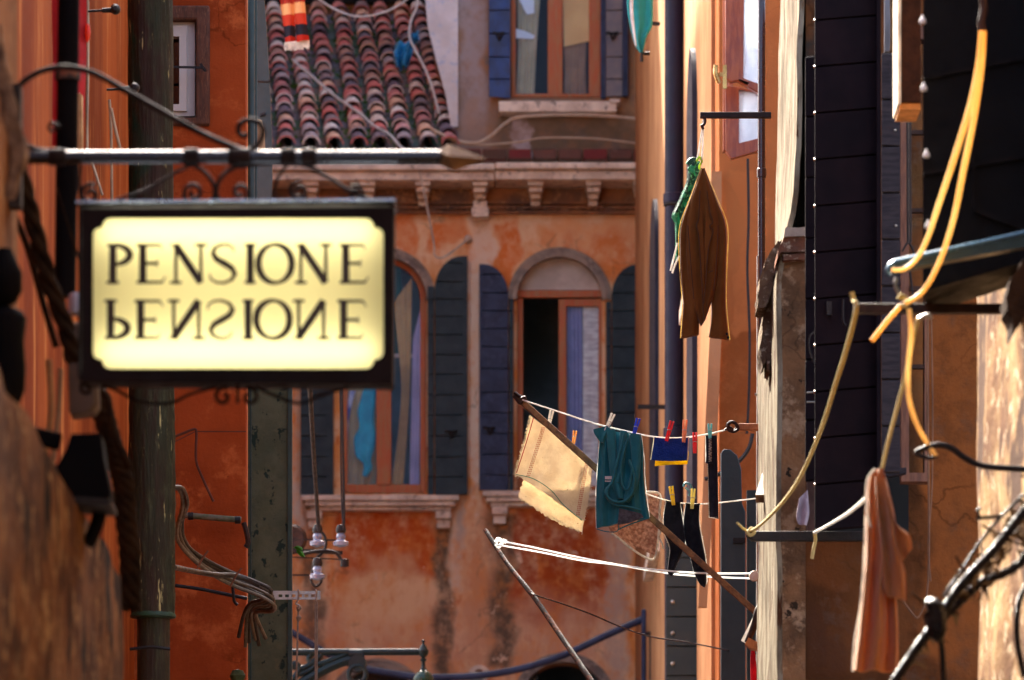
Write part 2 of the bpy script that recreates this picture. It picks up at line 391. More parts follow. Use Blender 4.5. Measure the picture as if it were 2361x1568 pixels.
# cornice
c = MB()
c.box((X(560, 49.55), 49.50, Z(392, 49.5)), (X(1140, 49.55), 50.05, Z(376, 49.5))).box((X(560, 49.55), 49.56, Z(413, 49.5)), (X(1140, 49.55), 50.05, Z(392, 49.5) - .002))
c.box((X(1142, 49.55), 49.48, Z(390, 49.5)), (X(1640, 49.55), 50.05, Z(375, 49.5))).box((X(1142, 49.55), 49.54, Z(412, 49.5)), (X(1640, 49.55), 50.05, Z(390, 49.5) - .002))
part('cornice', c, m_stone, H, bevel=.012)
fz = MB().plate(rect(560, 413, 1640, 490), 49.95, .06)
for i in range(64):
    x = 600 + i * 14.5
    if i % 7 < 6: fz.box((X(x, 49.9), 49.89, Z(482, 49.9)), (X(x + 10, 49.9), 49.955, Z(474, 49.9)))
fz.box((X(560, 49.9), 49.9, Z(492, 49.9)), (X(1640, 49.9), 49.96, Z(487, 49.9))).box((X(560, 49.9), 49.88, Z(470, 49.9)), (X(1640, 49.9), 49.96, Z(466, 49.9)))
part('frieze', fz, m_frieze, H)
for x in (590, 718, 848, 975, 1107, 1235, 1368, 1478, 1600):
    b = MB()
    def blk(xa, xb, ya, yb, y0): b.box((X(xa, 49.7), y0, Z(yb, 49.7)), (X(xb, 49.7), 49.95, Z(ya, 49.7)))
    blk(x - 18, x + 18, 414, 432, 49.60); blk(x - 15, x + 15, 432.5, 444, 49.66); blk(x - 12, x + 12, 444.5, 455, 49.76)
    if x == 1107: blk(x - 16, x + 16, 456, 474, 49.82); blk(x - 20, x + 20, 474.5, 496, 49.78)
    else: blk(x - 11, x + 11, 456, 466, 49.86)
    part('modillion', b, m_stone, H, bevel=.006)
# sills
def sill(parent, x0, x1, y0, brs, d=FD):
    b = MB(); dz = d - .22
    b.box((X(x0, dz), dz, Z(y0 + 13, dz)), (X(x1, dz), d + .02, Z(y0, dz))); b.box((X(x0 + 8, dz), dz + .03, Z(y0 + 24, dz)), (X(x1 - 8, dz), d + .02, Z(y0 + 13.5, dz)))
    b.box((X(x0 + 18, dz), dz + .08, Z(y0 + 33, dz)), (X(x1 - 18, dz), d + .02, Z(y0 + 24.5, dz)))
    s_ = part('sill', b, m_stone, parent, bevel=.01)
    for x in brs:
        k = MB(); k.box((X(x - 18, dz), dz + .07, Z(y0 + 52, dz)), (X(x + 18, dz), d + .02, Z(y0 + 34, dz))); k.box((X(x - 15, dz), dz + .12, Z(y0 + 72, dz)), (X(x + 15, dz), d + .02, Z(y0 + 52.5, dz)))
        part('bracket', k, m_stone, s_, bevel=.006)
sill(H, 695, 1058, 1141, (724, 1022)); sill(H, 1112, 1478, 1131, (1152, 1440))
# shutters
def leaf(parent, outline, ys, mt, d, th=.045, stile=None, gap=3.2, latch=None, tilt=0., lab=None):
    b = MB().plate(outline, d + th * .45, th * .55, tilt=tilt)
    for a, bb in zip(ys, ys[1:]):
        p = clip(outline, a + gap / 2, bb - gap / 2)
        if len(p) > 2: b.plate(p, d, th * .45 - .0015, tilt=tilt)
    o = part('shutter', b, mt, parent, label=lab, bevel=.003)
    if stile: part('stile', MB().plate(stile, d - .012, .0125, tilt=tilt), mt, o)
    if latch:
        x, y = latch; k = MB(); k.tube(line([(x - 14, y), (x, y + 2), (x + 14, y)], d - .02), .012, 6); k.tube(line([(x - 4, y), (x + 1, y + 16), (x + 8, y + 2)], d - .03), .01, 6)
        part('latch', k, m_iron, o)
    return o
def outl(xi, xo, yt, yb, drop): # xi = the low side, xo = the high side
    w_ = xo - xi; pts = [(xo, yb), (xo, yt)] + [(xo - w_ * (.15 + .85 * math.sin(R(90 * t / 8))), yt + drop * (1 - math.cos(R(90 * t / 8)))) for t in range(9)] + [(xi, yb)]
    return pts
ysA = [560, 607, 650, 690, 730, 772, 818, 863, 911, 958, 1006, 1054, 1100, 1150]
ysB = [560, 633, 676, 717, 758, 800, 850, 905, 952, 1000, 1048, 1096, 1140]
leaf(H, outl(1003, 1078, 590, 1140, 75), ysA, m_sh_slate, FD - .12, stile=rect(1066, 596, 1077, 1139), latch=(1040, 993))
leaf(H, outl(769, 693, 590, 1140, 75), ysA, m_sh_slate, FD - .12, stile=rect(752, 690, 768, 1139))
leaf(H, outl(1172, 1105, 609, 1130, 72), ysB, m_sh_blue, FD - .12, stile=rect(1106, 612, 1112, 1129), latch=(1128, 985))
leaf(H, outl(1411, 1481, 609, 1130, 72), ysB, m_sh_slate, FD - .12, stile=rect(1472, 613, 1480, 1129))
# thin inner leaf edges
leaf(H, rect(986, 660, 1000, 1140), ysA, m_sh_slate, FD - .10); leaf(H, rect(1397, 695, 1409, 1130), ysB, m_sh_slate, FD - .10)
leaf(H, rect(1174, 690, 1184, 1130), ysB, m_sh_slate, FD - .10)
# windows
w1 = part('window', ring(MB(), W1, CY, 84, 97, FD + .10, .06).plate(rect(788, CY, 801, 1136), FD + .10, .06).plate(rect(969, CY, 982, 1136), FD + .10, .06)
          .plate(rect(801.2, 1117, 968.8, 1136), FD + .10, .06).plate(rect(868, 620, 902, 1116.8), FD + .085, .07), m_frame, H, bevel=.006)
part('pane', MB().plate(arch(W1, CY, 90, 1120), FD + .14, .006), m_glass, w1)
w2 = part('window', MB().plate(rect(1193, 669, 1387, 686), FD + .07, .08).plate(rect(1192, 686.4, 1206, 1136), FD + .10, .06).plate(rect(1376, 686.4, 1388, 1136), FD + .10, .06), m_frame, H, bevel=.006)
part('tympanum', MB().plate(arch(W2, CY, 97.6, 668.6)[1:-1] if False else [(1388, 668.6)] + [p for p in arc(W2, CY, 97.6, 97.6, 13, 167, 18)] + [(1193, 668.6)], FD + .09, .05),
     mat('tympanum_plaster', (.58, .52, .44), (.46, .40, .33), scale=6, rough=.9), w2)
part('casement', MB().plate(rect(1288, 690, 1390, 1130), FD + .01, .05, [rect(1306, 706, 1380, 1120)]), m_frame, w2, bevel=.006)
part('pane', MB().plate(rect(1306, 706, 1380, 1120), FD + .03, .006), m_glass, w2)
part('curtain_or_reflection', MB().sheet([(1306, 700), (1308, 900), (1306, 1124)], [(1342, 700), (1344, 900), (1346, 1124)], FD + .09, .02, 4, nu=40), mat('lilac_curtain', (.34, .31, .50), (.26, .24, .40), scale=6, rough=.9, bump=0), w2)
part('pane_reflection', MB().sheet([(1344, 700), (1344, 1124)], [(1380, 700), (1380, 1124)], FD + .075, .004, 2), mat('pale_reflection', (.95, .84, .68), (.62, .50, .42), scale=9, stretch=(1, 1, 4), rough=.9, bump=0), w2)  # pale sheet stands in for brickwork reflected in the pane
# curtains inside the left window
part('curtain_or_reflection', MB().sheet([(905, 700), (925, 900), (902, 1120)], [(950, 640), (945, 900), (930, 1120)], FD + .17, .015, 3), mat('ochre_curtain', (.62, .40, .15), (.46, .28, .11), scale=4, rough=.9, bump=0), w1)
part('curtain_or_reflection', MB().sheet([(952, 780), (948, 950), (944, 1120)], [(972, 700), (970, 900), (968, 1120)], FD + .17, .012, 3), mat('mauve_curtain', (.55, .46, .62), (.42, .36, .5), scale=4, rough=.9, bump=0), w1)
part('curtain_or_reflection', MB().sheet([(905, 610), (908, 700), (905, 820)], [(925, 610), (927, 700), (922, 820)], FD + .22, .02, 3), mat('green_curtain', (.03, .16, .14), (.02, .08, .08), scale=4, rough=.9, bump=0), w1)
part('garment', MB().limb([(842, 880), (832, 920), (824, 950), (828, 985), (816, 1010), (820, 1050), (838, 1070), (836, 1096)], [(866, 880), (866, 920), (862, 965), (866, 1000), (864, 1030), (856, 1060), (858, 1080), (846, 1100)], FD + .20, .03, 3, .3, seed=1), mat('cyan_cloth', (.03, .50, .62), (.02, .36, .5), scale=6, rough=.8), w1)
part('garment', MB().limb([(806, 900), (790, 980), (780, 1040), (778, 1112)], [(820, 900), (806, 960), (800, 1040), (796, 1112)], FD + .21, .03, 4, .4, seed=4), mat('white_blue_cloth', (.72, .74, .85), (.10, .16, .55), scale=9, stretch=(3, 1, .6), rough=.8, lo=.45, hi=.55), w1)
part('curtain_or_reflection', MB().sheet([(792, 880), (796, 1000), (792, 1122)], [(866, 880), (868, 1000), (866, 1122)], FD + .30, .02, 4), mat('sand_curtain', (.66, .46, .22), (.55, .38, .2), scale=4, rough=.9, bump=0), w1)
part('shelf', MB().plate(rect(905, 816, 966, 824), FD + .19, .02), m_stone, w1)
# rooms behind the openings
rm = MB()
for (x0, x1, y0, y1) in ((770, 1000, 585, 1150), (1180, 1400, 585, 1150), (1190, 1410, 1500, 2400), (760, 985, 1500, 2400)):
    a = P(x0, y0, FD + .36); b = P(x1, y1, FD + .36)
    rm.add([(a.x, a.y, a.z), (b.x, a.y, a.z), (b.x, a.y, b.z), (a.x, a.y, b.z), (a.x, a.y + 1.5, a.z), (b.x, a.y + 1.5, a.z), (b.x, a.y + 1.5, b.z), (a.x, a.y + 1.5, b.z)],
           [(4, 5, 6, 7), (0, 1, 5, 4), (1, 2, 6, 5), (2, 3, 7, 6), (3, 0, 4, 7)])
part('room', rm, m_room, H)
for cx, xa, xb in ((1300, 1205, 1240), (1300, 1362, 1396), (872, 800, 835)):
    leaf(H, rect(xa, 1535, xb, 2300), [1535 + 60 * i for i in range(14)], mat('green_door_paint', (.012, .035, .03), (.02, .03, .028), scale=8, rough=.5), FD + .08)
part('door', MB().plate(arch(872, 1640, 103, 2290), FD + .25, .05), mat('brown_door', (.055, .04, .028), (.03, .022, .018), scale=6, stretch=(5, 5, .4)), H)

# ---- roof with barrel tiles
xb = [612, 663, 720, 770, 827, 880, 933, 990, 1040]; xt = [592, 632, 678, 730, 783, 833, 875, 922, 962]
rf = MB(); ch = MB(); NT = 17
def lerp(a, b, t): return a + (b - a) * t
def tile(mb, a, b, ra, rb, up=1, jit=0):
    t = (b - a).normalized(); s_ = t.cross(Vector((0, 0, 1))).normalized(); u = s_.cross(t).normalized() * up
    n = 9; vs = []; fs = []
    for (c_, r_, th) in ((a, ra, 0), (b, rb, 0), (a, ra - .014, 1), (b, rb - .014, 1)):
        for k in range(n):
            an = math.pi * (k / (n - 1)); vs.append(c_ + s_ * math.cos(an) * r_ + u * math.sin(an) * r_ * .95)
    for k in range(n - 1):
        fs += [(k, k + 1, n + k + 1, n + k), (2 * n + k, 3 * n + k, 3 * n + k + 1, 2 * n + k + 1), (k, 2 * n + k, 2 * n + k + 1, k + 1)]
    fs += [(0, n, 3 * n, 2 * n), (n - 1, 2 * n - 1 + 2 * n - n + 0, 3 * n - 1 + n, 2 * n - 1)][:1]
    mb.add(vs, fs)
for i in range(9):
    B0 = P(xb[i], 342, 49.62); T0 = P(xt[i], 22, 53.6)
    for k in range(NT):
        t0 = k / NT; t1 = (k + 1.35) / NT
        if k > 2 and i == 7 and xb[i] > 1e9: continue
        a = B0.lerp(T0, t0); b = B0.lerp(T0, t1)
        a = a + Vector((random.uniform(-.012, .012), 0, .035)); b = b + Vector((random.uniform(-.012, .012), 0, .0))
        sc = random.uniform(.93, 1.06)
        tile(rf, a, b, .082 * sc, .060 * sc)
    if i < 8:
        B1 = P((xb[i] + xb[i + 1]) / 2, 346, 49.60); T1 = P((xt[i] + xt[i + 1]) / 2, 26, 53.6)
        for k in range(NT):
            a = B1.lerp(T1, k / NT); b = B1.lerp(T1, (k + 1.3) / NT)
            tile(ch, a + Vector((0, 0, .02)), b, .085, .075, up=-1)
roofc = [tuple(min(.85, (q * .68 + sum(c_) / 3 * .32) * 1.6 + .02) for q in c_) for c_ in [(.46, .10, .07), (.17, .10, .10), (.55, .20, .17), (.32, .14, .08), (.11, .09, .12), (.50, .36, .26), (.50, .06, .035), (.28, .22, .22), (.56, .27, .12), (.08, .06, .09), (.62, .46, .38), (.36, .08, .07)]]
m_tile = mat('roof_tiles', (.34, .15, .11), (.20, .12, .10), scale=9, rough=.85, bump=.35, c3=(.40, .33, .30), island=roofc)
RO = part('roof', rf, m_tile, H, smooth=50)
part('channel_tiles', ch, mat('channel_tiles', (.12, .13, .13), (.15, .11, .10), scale=9, rough=.9, c3=(.04, .07, .02), island=[(.15, .13, .15), (.10, .13, .12), (.20, .14, .12), (.07, .12, .07)]), RO, smooth=50)
dk = MB(); a, b, c_, d_ = P(560, 352, 49.62), P(1060, 352, 49.62), P(1000, 20, 53.7), P(560, 20, 53.7)
off = Vector((0, .0, -.08)); dk.add([a + off, b + off, c_ + off, d_ + off, a + off * 2.4, b + off * 2.4, c_ + off * 2.4, d_ + off * 2.4], [(0,1,2,3),(7,6,5,4),(0,4,5,1),(1,5,6,2),(2,6,7,3),(3,7,4,0)])
part('roof_deck', dk, mat('roof_deck', (.035, .04, .03), (.05, .035, .03), scale=8, c3=(.03, .06, .015)), RO)
mo = MB()
for i in range(260):
    k = random.randrange(8); t = random.random() ** 1.2; a = P((xb[k] + xb[k + 1]) / 2, 346, 49.60).lerp(P((xt[k] + xt[k + 1]) / 2, 26, 53.6), t) + Vector((random.uniform(-.05, .05), 0, .03))
    for q in range(5):
        u = Vector((random.uniform(-1, 1), random.uniform(-1, 1), random.uniform(.2, 1))).normalized() * random.uniform(.02, .05); s_ = u.cross(Vector((random.random(), .3, .2))).normalized() * .012
        mo.add([a - s_, a + s_, a + u], [(0, 1, 2)])
part('moss', mo, mat('moss', (.05, .12, .02), (.09, .17, .03), scale=20, rough=.9, bump=0), RO)
# eave wall left of the upper storey and the wall under the tiles
part('eave_wall', MB().plate(rect(560, 344, 1062, 376), 49.72, .4), m_frieze, H)
# upper storey on the right
part('upper_wall', MB().plate([(1040, 376), (1040, 300), (1035, 200), (1000, 90), (985, -40), (985, -1300), (1640, -1300), (1640, 376)], FD + .05, 6.0, [rect(1178, -500, 1386, 226)]), m_upper, H)
part('quoin', MB().plate([(975, -60), (986, 60), (1006, 140), (1028, 220), (1040, 292), (1056, 292), (1056, -60)], FD - .02, .068), mat('white_flaking_plaster', (.70, .66, .62), (.60, .55, .50), scale=5, rough=.9, c3=(.45, .5, .58)), H)
bc = MB()
for i in range(8):
    bc.box((X(1055 + i * 58, FD), FD - .14, Z(374, FD)), (X(1055 + i * 58 + 54, FD), FD + .04, Z(350, FD)))
part('brick_course', bc, mat('dark_red_brick', (.16, .05, .04), (.10, .06, .05), scale=5, rough=.9, c3=(.22, .16, .13), island=[(.20, .04, .04), (.12, .07, .05), (.17, .08, .06)]), H, bevel=.01)
sb = MB(); sb.box((X(1150, 49.85), 49.85, Z(258, 49.85)), (X(1422, 49.85), 50.06, Z(233, 49.85))); sb.box((X(1405, 49.8), 49.83, Z(236, 49.8)), (X(1430, 49.8), 50.06, Z(226, 49.8)))
part('sill', sb, m_stone, H, bevel=.01)
tw = part('window', MB().plate(rect(1179, -300, 1385, 225), FD + .16, .06, [rect(1189, -290, 1263, 216), rect(1297, -290, 1358, 216)]), m_frame, H, bevel=.006)
part('pane', MB().plate(rect(1186, -290, 1372, 217), FD + .20, .006), m_glass, tw)
part('curtain_or_reflection', MB().sheet([(1190, -200), (1195, 100), (1190, 222)], [(1262, -200), (1240, 60), (1232, 222)], FD + .235, .01, 3), mat('grey_ochre_reflection', (.60, .48, .27), (.45, .36, .2), scale=3, rough=.9, bump=0), tw)  # sheets behind these panes are coloured as the ochre building reflected in them
part('pane_reflection', MB().plate([(1290, -300), (1362, -300), (1358, 95), (1300, 108)], FD + .215, .008), mat('amber_reflection', (.95, .55, .18), (.85, .45, .14), scale=3, rough=.9, bump=0), tw)
part('curtain_or_reflection', MB().sheet([(1300, 100), (1302, 160), (1300, 222)], [(1352, 96), (1350, 160), (1352, 222)], FD + .245, .01, 3), mat('tan_reflection', (.40, .22, .11), (.28, .16, .09), scale=3, rough=.9, bump=0), tw)
for pts in ([(1192, -10), (1232, 0), (1232, 30), (1215, 34)], [(1190, 66), (1212, 72), (1233, 82), (1230, 90), (1190, 88)]):
    part('lamp_shade', MB().plate(pts, FD + .212, .005), mat('white_shade', (.85, .85, .82), (.8, .8, .76), scale=3, bump=0), tw)
part('room', MB().plate(rect(1178, -520, 1386, 228), FD + 1.0, .05), m_dark, H)
ysT = [-200, -140, -82, -30, 24, 78, 132, 183, 240]
leaf(H, [(1127, -200), (1176, -200), (1176, 226), (1127, 222)], ysT, m_sh_bright, FD - .06, latch=(1150, 75))
o_ = leaf(H, rect(1397, -200, 1435, 222), ysT, m_sh_grey, FD - .055, latch=(1412, 75), lab='faded grey shutter panels in a blue frame')
part('stile', MB().plate(rect(1385, -200, 1396.6, 226), FD - .07, .06).plate(rect(1435.4, -200, 1448, 221), FD - .07, .06), m_sh_blue, o_)
# hidden storeys that stand behind the tiled roof (seen as a dark strip above the tiles)
BK = thing('tall_house', 'tall dark house rising behind the tiled roof, only its lowest edge in view', 'house', (-3, 54.2, 0))
bw = MB(); bw.box((X(100, 54), 54.0, 0), (X(1010, 54), 60, 21)); part('wall', bw, m_frieze, BK)
be = MB(); be.box((X(560, 53.9), 53.86, Z(6, 53.9)), (X(1000, 53.9), 54.0, Z(-60, 53.9)))
part('eave_board', be, m_dark, BK)

SHADE_BLOCK = thing('house', 'unseen tall block added on the left to keep sun off the peach house', 'house', (-8, 50, 0))
part('wall', MB().box((-12, 42, 0), (-3.3, 53.5, 19)), m_r2, SHADE_BLOCK)  # added out of view to shade the flank of the peach house
# things on and near that roof
single('cable', MB().tube(line([(675, 138), (690, 152), (730, 185), (770, 220), (830, 262), (862, 290), (900, 312), (925, 340), (958, 352)], [51.2, 51, 50.8, 50.5, 50.2, 49.9, 49.6, 49.4, 49.4]), .013, 8),
       m_rope, 'thick pale grey cable running diagonally down over the roof tiles', 'cable', 'cables over the tiled roof')
single('cable', MB().tube(line([(963, -60), (962, 10), (948, 45), (944, 85), (960, 120), (985, 170), (1000, 215), (1012, 262)], 49.2), .011, 8),
       m_rope, 'white cable hanging in a loop beside the blue plastic on the roof', 'cable', 'cables over the tiled roof')
single('cable', MB().tube(line([(700, -30), (760, 15), (820, 38), (880, 30), (930, 5), (960, -30)], 49.0), .009, 8),
       m_rope, 'thin pinkish cable sagging across the top of the tiled roof', 'cable', 'cables over the tiled roof')
single('cable', MB().tube(line([(1000, 300), (1045, 322), (1095, 330), (1130, 315), (1165, 285), (1200, 270), (1300, 265), (1400, 268), (1520, 280)], 49.7), .014, 8),
       mat('beige_cable', (.50, .38, .26), (.42, .3, .2), scale=10, rough=.7, bump=0), 'beige cable rising under the stone sill of the upper window', 'cable', 'cables on the upper wall')
single('cable', MB().tube(line([(1050, 328), (1110, 334), (1200, 327), (1250, 318), (1330, 318), (1400, 322), (1520, 338)], 49.75), .009, 8),
       MATS['beige_cable'], 'lower beige cable running along the stained wall above the bricks', 'cable', 'cables on the upper wall')
single('cable', MB().tube(line([(967, 395), (975, 430), (985, 480), (1000, 560), (1002, 588), (1020, 594), (1050, 575), (1075, 555), (1079, 550)], 49.35), .008, 8),
       mat('cream_cable', (.6, .5, .38), scale=9, bump=0), 'cream cable hanging below the cornice to a hole in the orange wall', 'cable', 'cables on the upper wall')
single('plastic_sheet', MB().sheet([(912, 98), (905, 130), (915, 160)], [(958, 92), (950, 128), (940, 152)], 49.9, .12, 2, seed=2).sheet([(940, 85), (955, 100)], [(965, 70), (968, 95)], 49.9, .08, 2),
       mat('blue_plastic', (.02, .20, .42), (.05, .34, .55), scale=6, rough=.3, bump=.4, bscale=8), 'crumpled bright blue plastic sheet caught on the roof tiles', 'plastic sheet')
# white striped scarf hung from a line above the frame
sc = thing('scarf', 'scarf striped red, black and cream with a white fringe, hanging over the tiled roof', 'scarf', P(675, 110, 36))
def band_mat():
    m = mat('scarf_stripes', (.4, .4, .4), scale=5, rough=.95, bump=.2); t = m.node_tree; b = t.nodes['Principled BSDF']
    g = _n(t, 'ShaderNodeNewGeometry'); sp = _n(t, 'ShaderNodeSeparateXYZ'); t.links.new(g.outputs['Position'], sp.inputs[0])
    mr = _n(t, 'ShaderNodeMapRange'); t.links.new(sp.outputs[2], mr.inputs[0]); mr.inputs[1].default_value = Z(110, 36); mr.inputs[2].default_value = Z(-30, 36)
    r = _n(t, 'ShaderNodeValToRGB'); r.color_ramp.interpolation = 'CONSTANT'; t.links.new(mr.outputs[0], r.inputs[0])
    cs = [(0, (.32, .02, .012)), (.18, (.02, .018, .025)), (.36, (.42, .04, .02)), (.54, (.62, .30, .12)), (.72, (.30, .03, .02)), (.85, (.02, .018, .025))]
    while len(r.color_ramp.elements) < 6: r.color_ramp.elements.new(.5)
    for i, (p, cc) in enumerate(cs): r.color_ramp.elements[i].position = p; r.color_ramp.elements[i].color = rgba(cc)
    t.links.new(r.outputs[0], b.inputs['Base Color']); return m
part('cloth', MB().sheet([(638, -60), (648, 20), (658, 100)], [(676, -60), (678, 20), (682, 98)], 36, .02, 1).sheet([(674, -60), (678, 20), (684, 96)], [(700, -60), (704, 20), (713, 92)], 35.95, .012, 1), band_mat(), sc)
fr = MB()
for i in range(26):
    x = 657 + i * 2.2; y = 100 - (x - 657) * .12; fr.tube(line([(x, y - 2), (x + random.uniform(-1, 1), y + 9), (x + random.uniform(-3, 3), y + 17 + random.uniform(-3, 3))], 35.97), .004, 5, 2)
part('fringe', fr, mat('fringe_white', (.75, .7, .6), scale=20, bump=0, transl=.2), sc)

# ------------------------------------------------------------------ right: peach house from 30 m to the far house
XR = X(1658, 30)
R2 = thing('house', 'peach house on the right with an open red wooden window', 'house', (1.6, 30, 0))
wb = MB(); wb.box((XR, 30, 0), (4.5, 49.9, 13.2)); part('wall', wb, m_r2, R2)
wc = MB(); wc.box((XR - .02, 30.6, 0), (XR - .001, 49.46, 13.2)); part('side_wall', wc, m_r2c, R2)
# arched windows with shutters on the flank
for (y0, y1, pt, pb) in ((41.5, 43.2, 480, 1250), (32.9, 34.0, 150, 640), (32.9, 34.0, 690, 1170)):
    z1, z0 = Z(pt, y0), Z(pb, y0); b = MB(); n = 12; pts = [(y0, z0), (y0, z1 - .3)] + [((y0 + y1) / 2 - (y1 - y0) / 2 * math.cos(math.pi * k / n), z1 - .3 + .5 * math.sin(math.pi * k / n)) for k in range(1, n)] + [(y1, z1 - .3), (y1, z0)]
    m_ = len(pts); vs = [(XR - .05, a, b_) for a, b_ in pts] + [(XR + .0, a, b_) for a, b_ in pts]
    b.add(vs, [tuple(range(m_))] + [(i, (i + 1) % m_, (i + 1) % m_ + m_, i + m_) for i in range(m_)])
    wd = part('window', b, mat('dusk_shutter', (.02, .02, .035), scale=8, rough=.6, spec=.2), R2)
    part('frame', MB().box((XR - .09, y0 - .12, z0 - .08), (XR - .001, y1 + .12, z0)), m_stone, wd)
part('corner_strip', MB().plate([(1640, 395), (1664, 395), (1664, 760), (1654, 1000), (1630, 1400), (1610, 1400), (1625, 1000), (1640, 700)], 29.93, .05), m_r2c, R2, label='pale cream plaster strip at the corner')
dp = MB().tube([P(1556, -80, 35.6), P(1556, 2300, 35.6)], .064, 20, 1)
for y in (470, 1010): dp.lathe(tuple(P(1556, y, 35.6)), [(.064, 0), (.074, .004), (.074, .06), (.064, .064)], 20)
D = thing('drainpipe', 'wide dark blue-purple drainpipe on the flank of the peach house', 'drainpipe', P(1556, 2300, 38)); part('pipe', dp, mat('purple_pipe', (.012, .009, .026), (.010, .010, .022), scale=4, rough=.5, bump=.05, spec=.2), D)
part('bracket', MB().tube(line([(1532, 476), (1540, 470), (1580, 470)], 35.5), .012, 6), m_iron, D)
# open red window on the front of the peach house
rw = MB().plate(rect(1668, -60, 1760, 345), 29.2, .10, [rect(1690, -60, 1760, 340)])
w3 = part('window', rw, m_redwood, R2, label='open red-brown wooden window with panes coloured pale as sky reflection', bevel=.006)
part('casement', MB().plate([(1672, -60), (1760, -60), (1760, 217), (1745, 213), (1700, 186), (1684, 190), (1672, 180)], 28.6, .05, [[(1716, -55), (1752, -55), (1752, 194), (1714, 180)]]), m_redwood, w3, bevel=.006)
part('casement', MB().plate([(1672, 196), (1702, 200), (1760, 214), (1760, 342), (1748, 348), (1686, 366), (1674, 350)], 28.8, .05, [[(1704, 206), (1752, 214), (1752, 318), (1704, 330)]]), m_redwood, w3, bevel=.006)
m_skyrefl = mat('sky_reflection', (.80, .88, .95), (.62, .70, .78), scale=5, stretch=(2, 2, .6), rough=.25, bump=.1, transl=.55)  # pale pane colour stands in for the sky reflected in the glass
part('pane', MB().plate([(1714, -55), (1752, -55), (1752, 196), (1714, 182)], 28.62, .006), m_skyrefl, w3)
part('pane', MB().plate([(1703, 205), (1752, 213), (1752, 319), (1703, 331)], 28.82, .006), m_skyrefl, w3)
hd = MB().tube(line([(1651, 150), (1650, 170), (1658, 192)], 28.5), .012, 8).bar(P(1652, 172, 28.5), P(1672, 172, 28.55), .02).bar(P(1671, 150, 28.5), P(1671, 205, 28.5), .02, .012)
part('handle', hd, mat('brass', (.5, .28, .08), scale=20, rough=.3, metal=.8, bump=0), w3)
single('wire', MB().tube(line([(1724, 366), (1726, 500), (1723, 620), (1728, 760), (1727, 900), (1722, 1000)], 29.9), .008, 6), m_iron, 'black wire running down the peach wall below the open red window', 'wire')
single('wire', MB().tube(line([(1735, 1000), (1728, 1030), (1712, 1055), (1690, 1075), (1665, 1090), (1640, 1100), (1625, 1105)], 29.6), .012, 6), m_iron, 'dark curved wire bending off the peach wall beside the arched green shutter', 'wire')
single('iron_bar', MB().bar(P(1470, 938, 39), P(1592, 939, 39), .02, .03), m_iron, 'flat dark iron bar sticking out across the drainpipe', 'bar')
m_gsh = mat('dark_green_shutter', (.012, .03, .033), (.02, .035, .036), scale=8, rough=.45, bump=.15)
S1 = thing('shutter', 'dark green board shutter open below the drainpipe, behind the hanging socks', 'shutter', P(1590, 1568, 33), 'open shutters on the right')
leafb = MB().plate(rect(1536, 1218, 1650, 1800), 33.02, .04)
for i, y in enumerate(range(1218, 1800, 68)): leafb.plate(rect(1537, y + 2, 1649, y + 66), 33.0, .019)
part('leaf', leafb, m_gsh, S1)
nl = MB()
for y in (1242, 1312, 1388, 1460, 1530): nl.lathe(tuple(P(1551, y, 32.98)), [(.001, -.012), (.010, -.008), (.013, 0), (.013, .006)], 10, 'y')
part('bolt', nl, m_steel, S1)
S2 = thing('shutter', 'tall dark green shutter with a rounded top beside the thin dark pipe', 'shutter', P(1688, 1568, 28), 'open shutters on the right')
part('leaf', MB().plate([(1662, 1800), (1662, 1045), (1668, 1036), (1684, 1036), (1700, 1050), (1709, 1080), (1711, 1160), (1719, 1180), (1719, 1800)], 28, .045), m_gsh, S2, bevel=.004)
part('edge', MB().plate(rect(1722, 1130, 1745, 1800), 28.1, .04), m_gsh, S2)
part('hinge', MB().plate(rect(1690, 1240, 1719, 1252), 27.985, .012), m_iron, S2)
tp = thing('drainpipe', 'thin reddish-black downpipe running the full height beside the sunlit plaster', 'drainpipe', P(1756, 1568, 26))
part('pipe', MB().tube([P(1756, -80, 26), P(1756, 2400, 26)], .017, 16, 1), mat('oxblood_pipe', (.03, .008, .012), (.02, .01, .014), scale=6, rough=.3, bump=.05, coat=.4), tp)
for y in (410, 900, 1370): part('collar', MB().lathe(tuple(P(1756, y, 26)), [(.017, 0), (.022, .003), (.022, .04), (.017, .044)], 16), MATS['oxblood_pipe'], tp)
sb_ = MB().tube([P(1747, 590, 25.9), P(1745.5, 1568, 25.9)], .0045, 8, 1); single('cable', sb_, m_steel, 'bright line along the left edge of the thin dark pipe, modelled as its highlight', 'cable')  # steel line stands in for the rim highlight of the dark pipe

# ------------------------------------------------------------------ right: corner of the near right house with sunlit flank
R1 = thing('house', 'brown plastered corner house on the right with flaking sunlit flank and black shutters', 'house', (1.6, 19.5, 0))
D1 = 19.5
m_brown = mat('brown_plaster', (.15, .056, .019), (.06, .024, .010), crack=(2.6, .02), scale=3.5, rough=.92, bump=.5, bscale=30, c3=(.09, .05, .03), patches=(
   pr(1850, 1960, 1230, 1420, D1, .03, (.16, .055, .018), .6), pr(1870, 1990, 1480, 1600, D1, .03, (.07, .03, .016), .8), pr(1950, 2080, 1250, 1600, D1, .05, (.14, .055, .02), .7),
   pr(2120, 2300, 600, 1600, D1, .03, (.24, .080, .022), .9), pr(1800, 1856, 880, 960, D1, .02, (.28, .13, .055), .8), pr(1845, 1900, -100, 520, D1, .02, (.03, .032, .028), .95)))
m_flank = mat('sunlit_flaking_plaster', (.25, .215, .15), (.085, .062, .038), scale=9, stretch=(1, 1, .35), rough=.95, bump=1, bscale=25, c3=(.14, .09, .05), fleck=((.06, .025, .012), 9, .58, (1, 1.5, .22)))
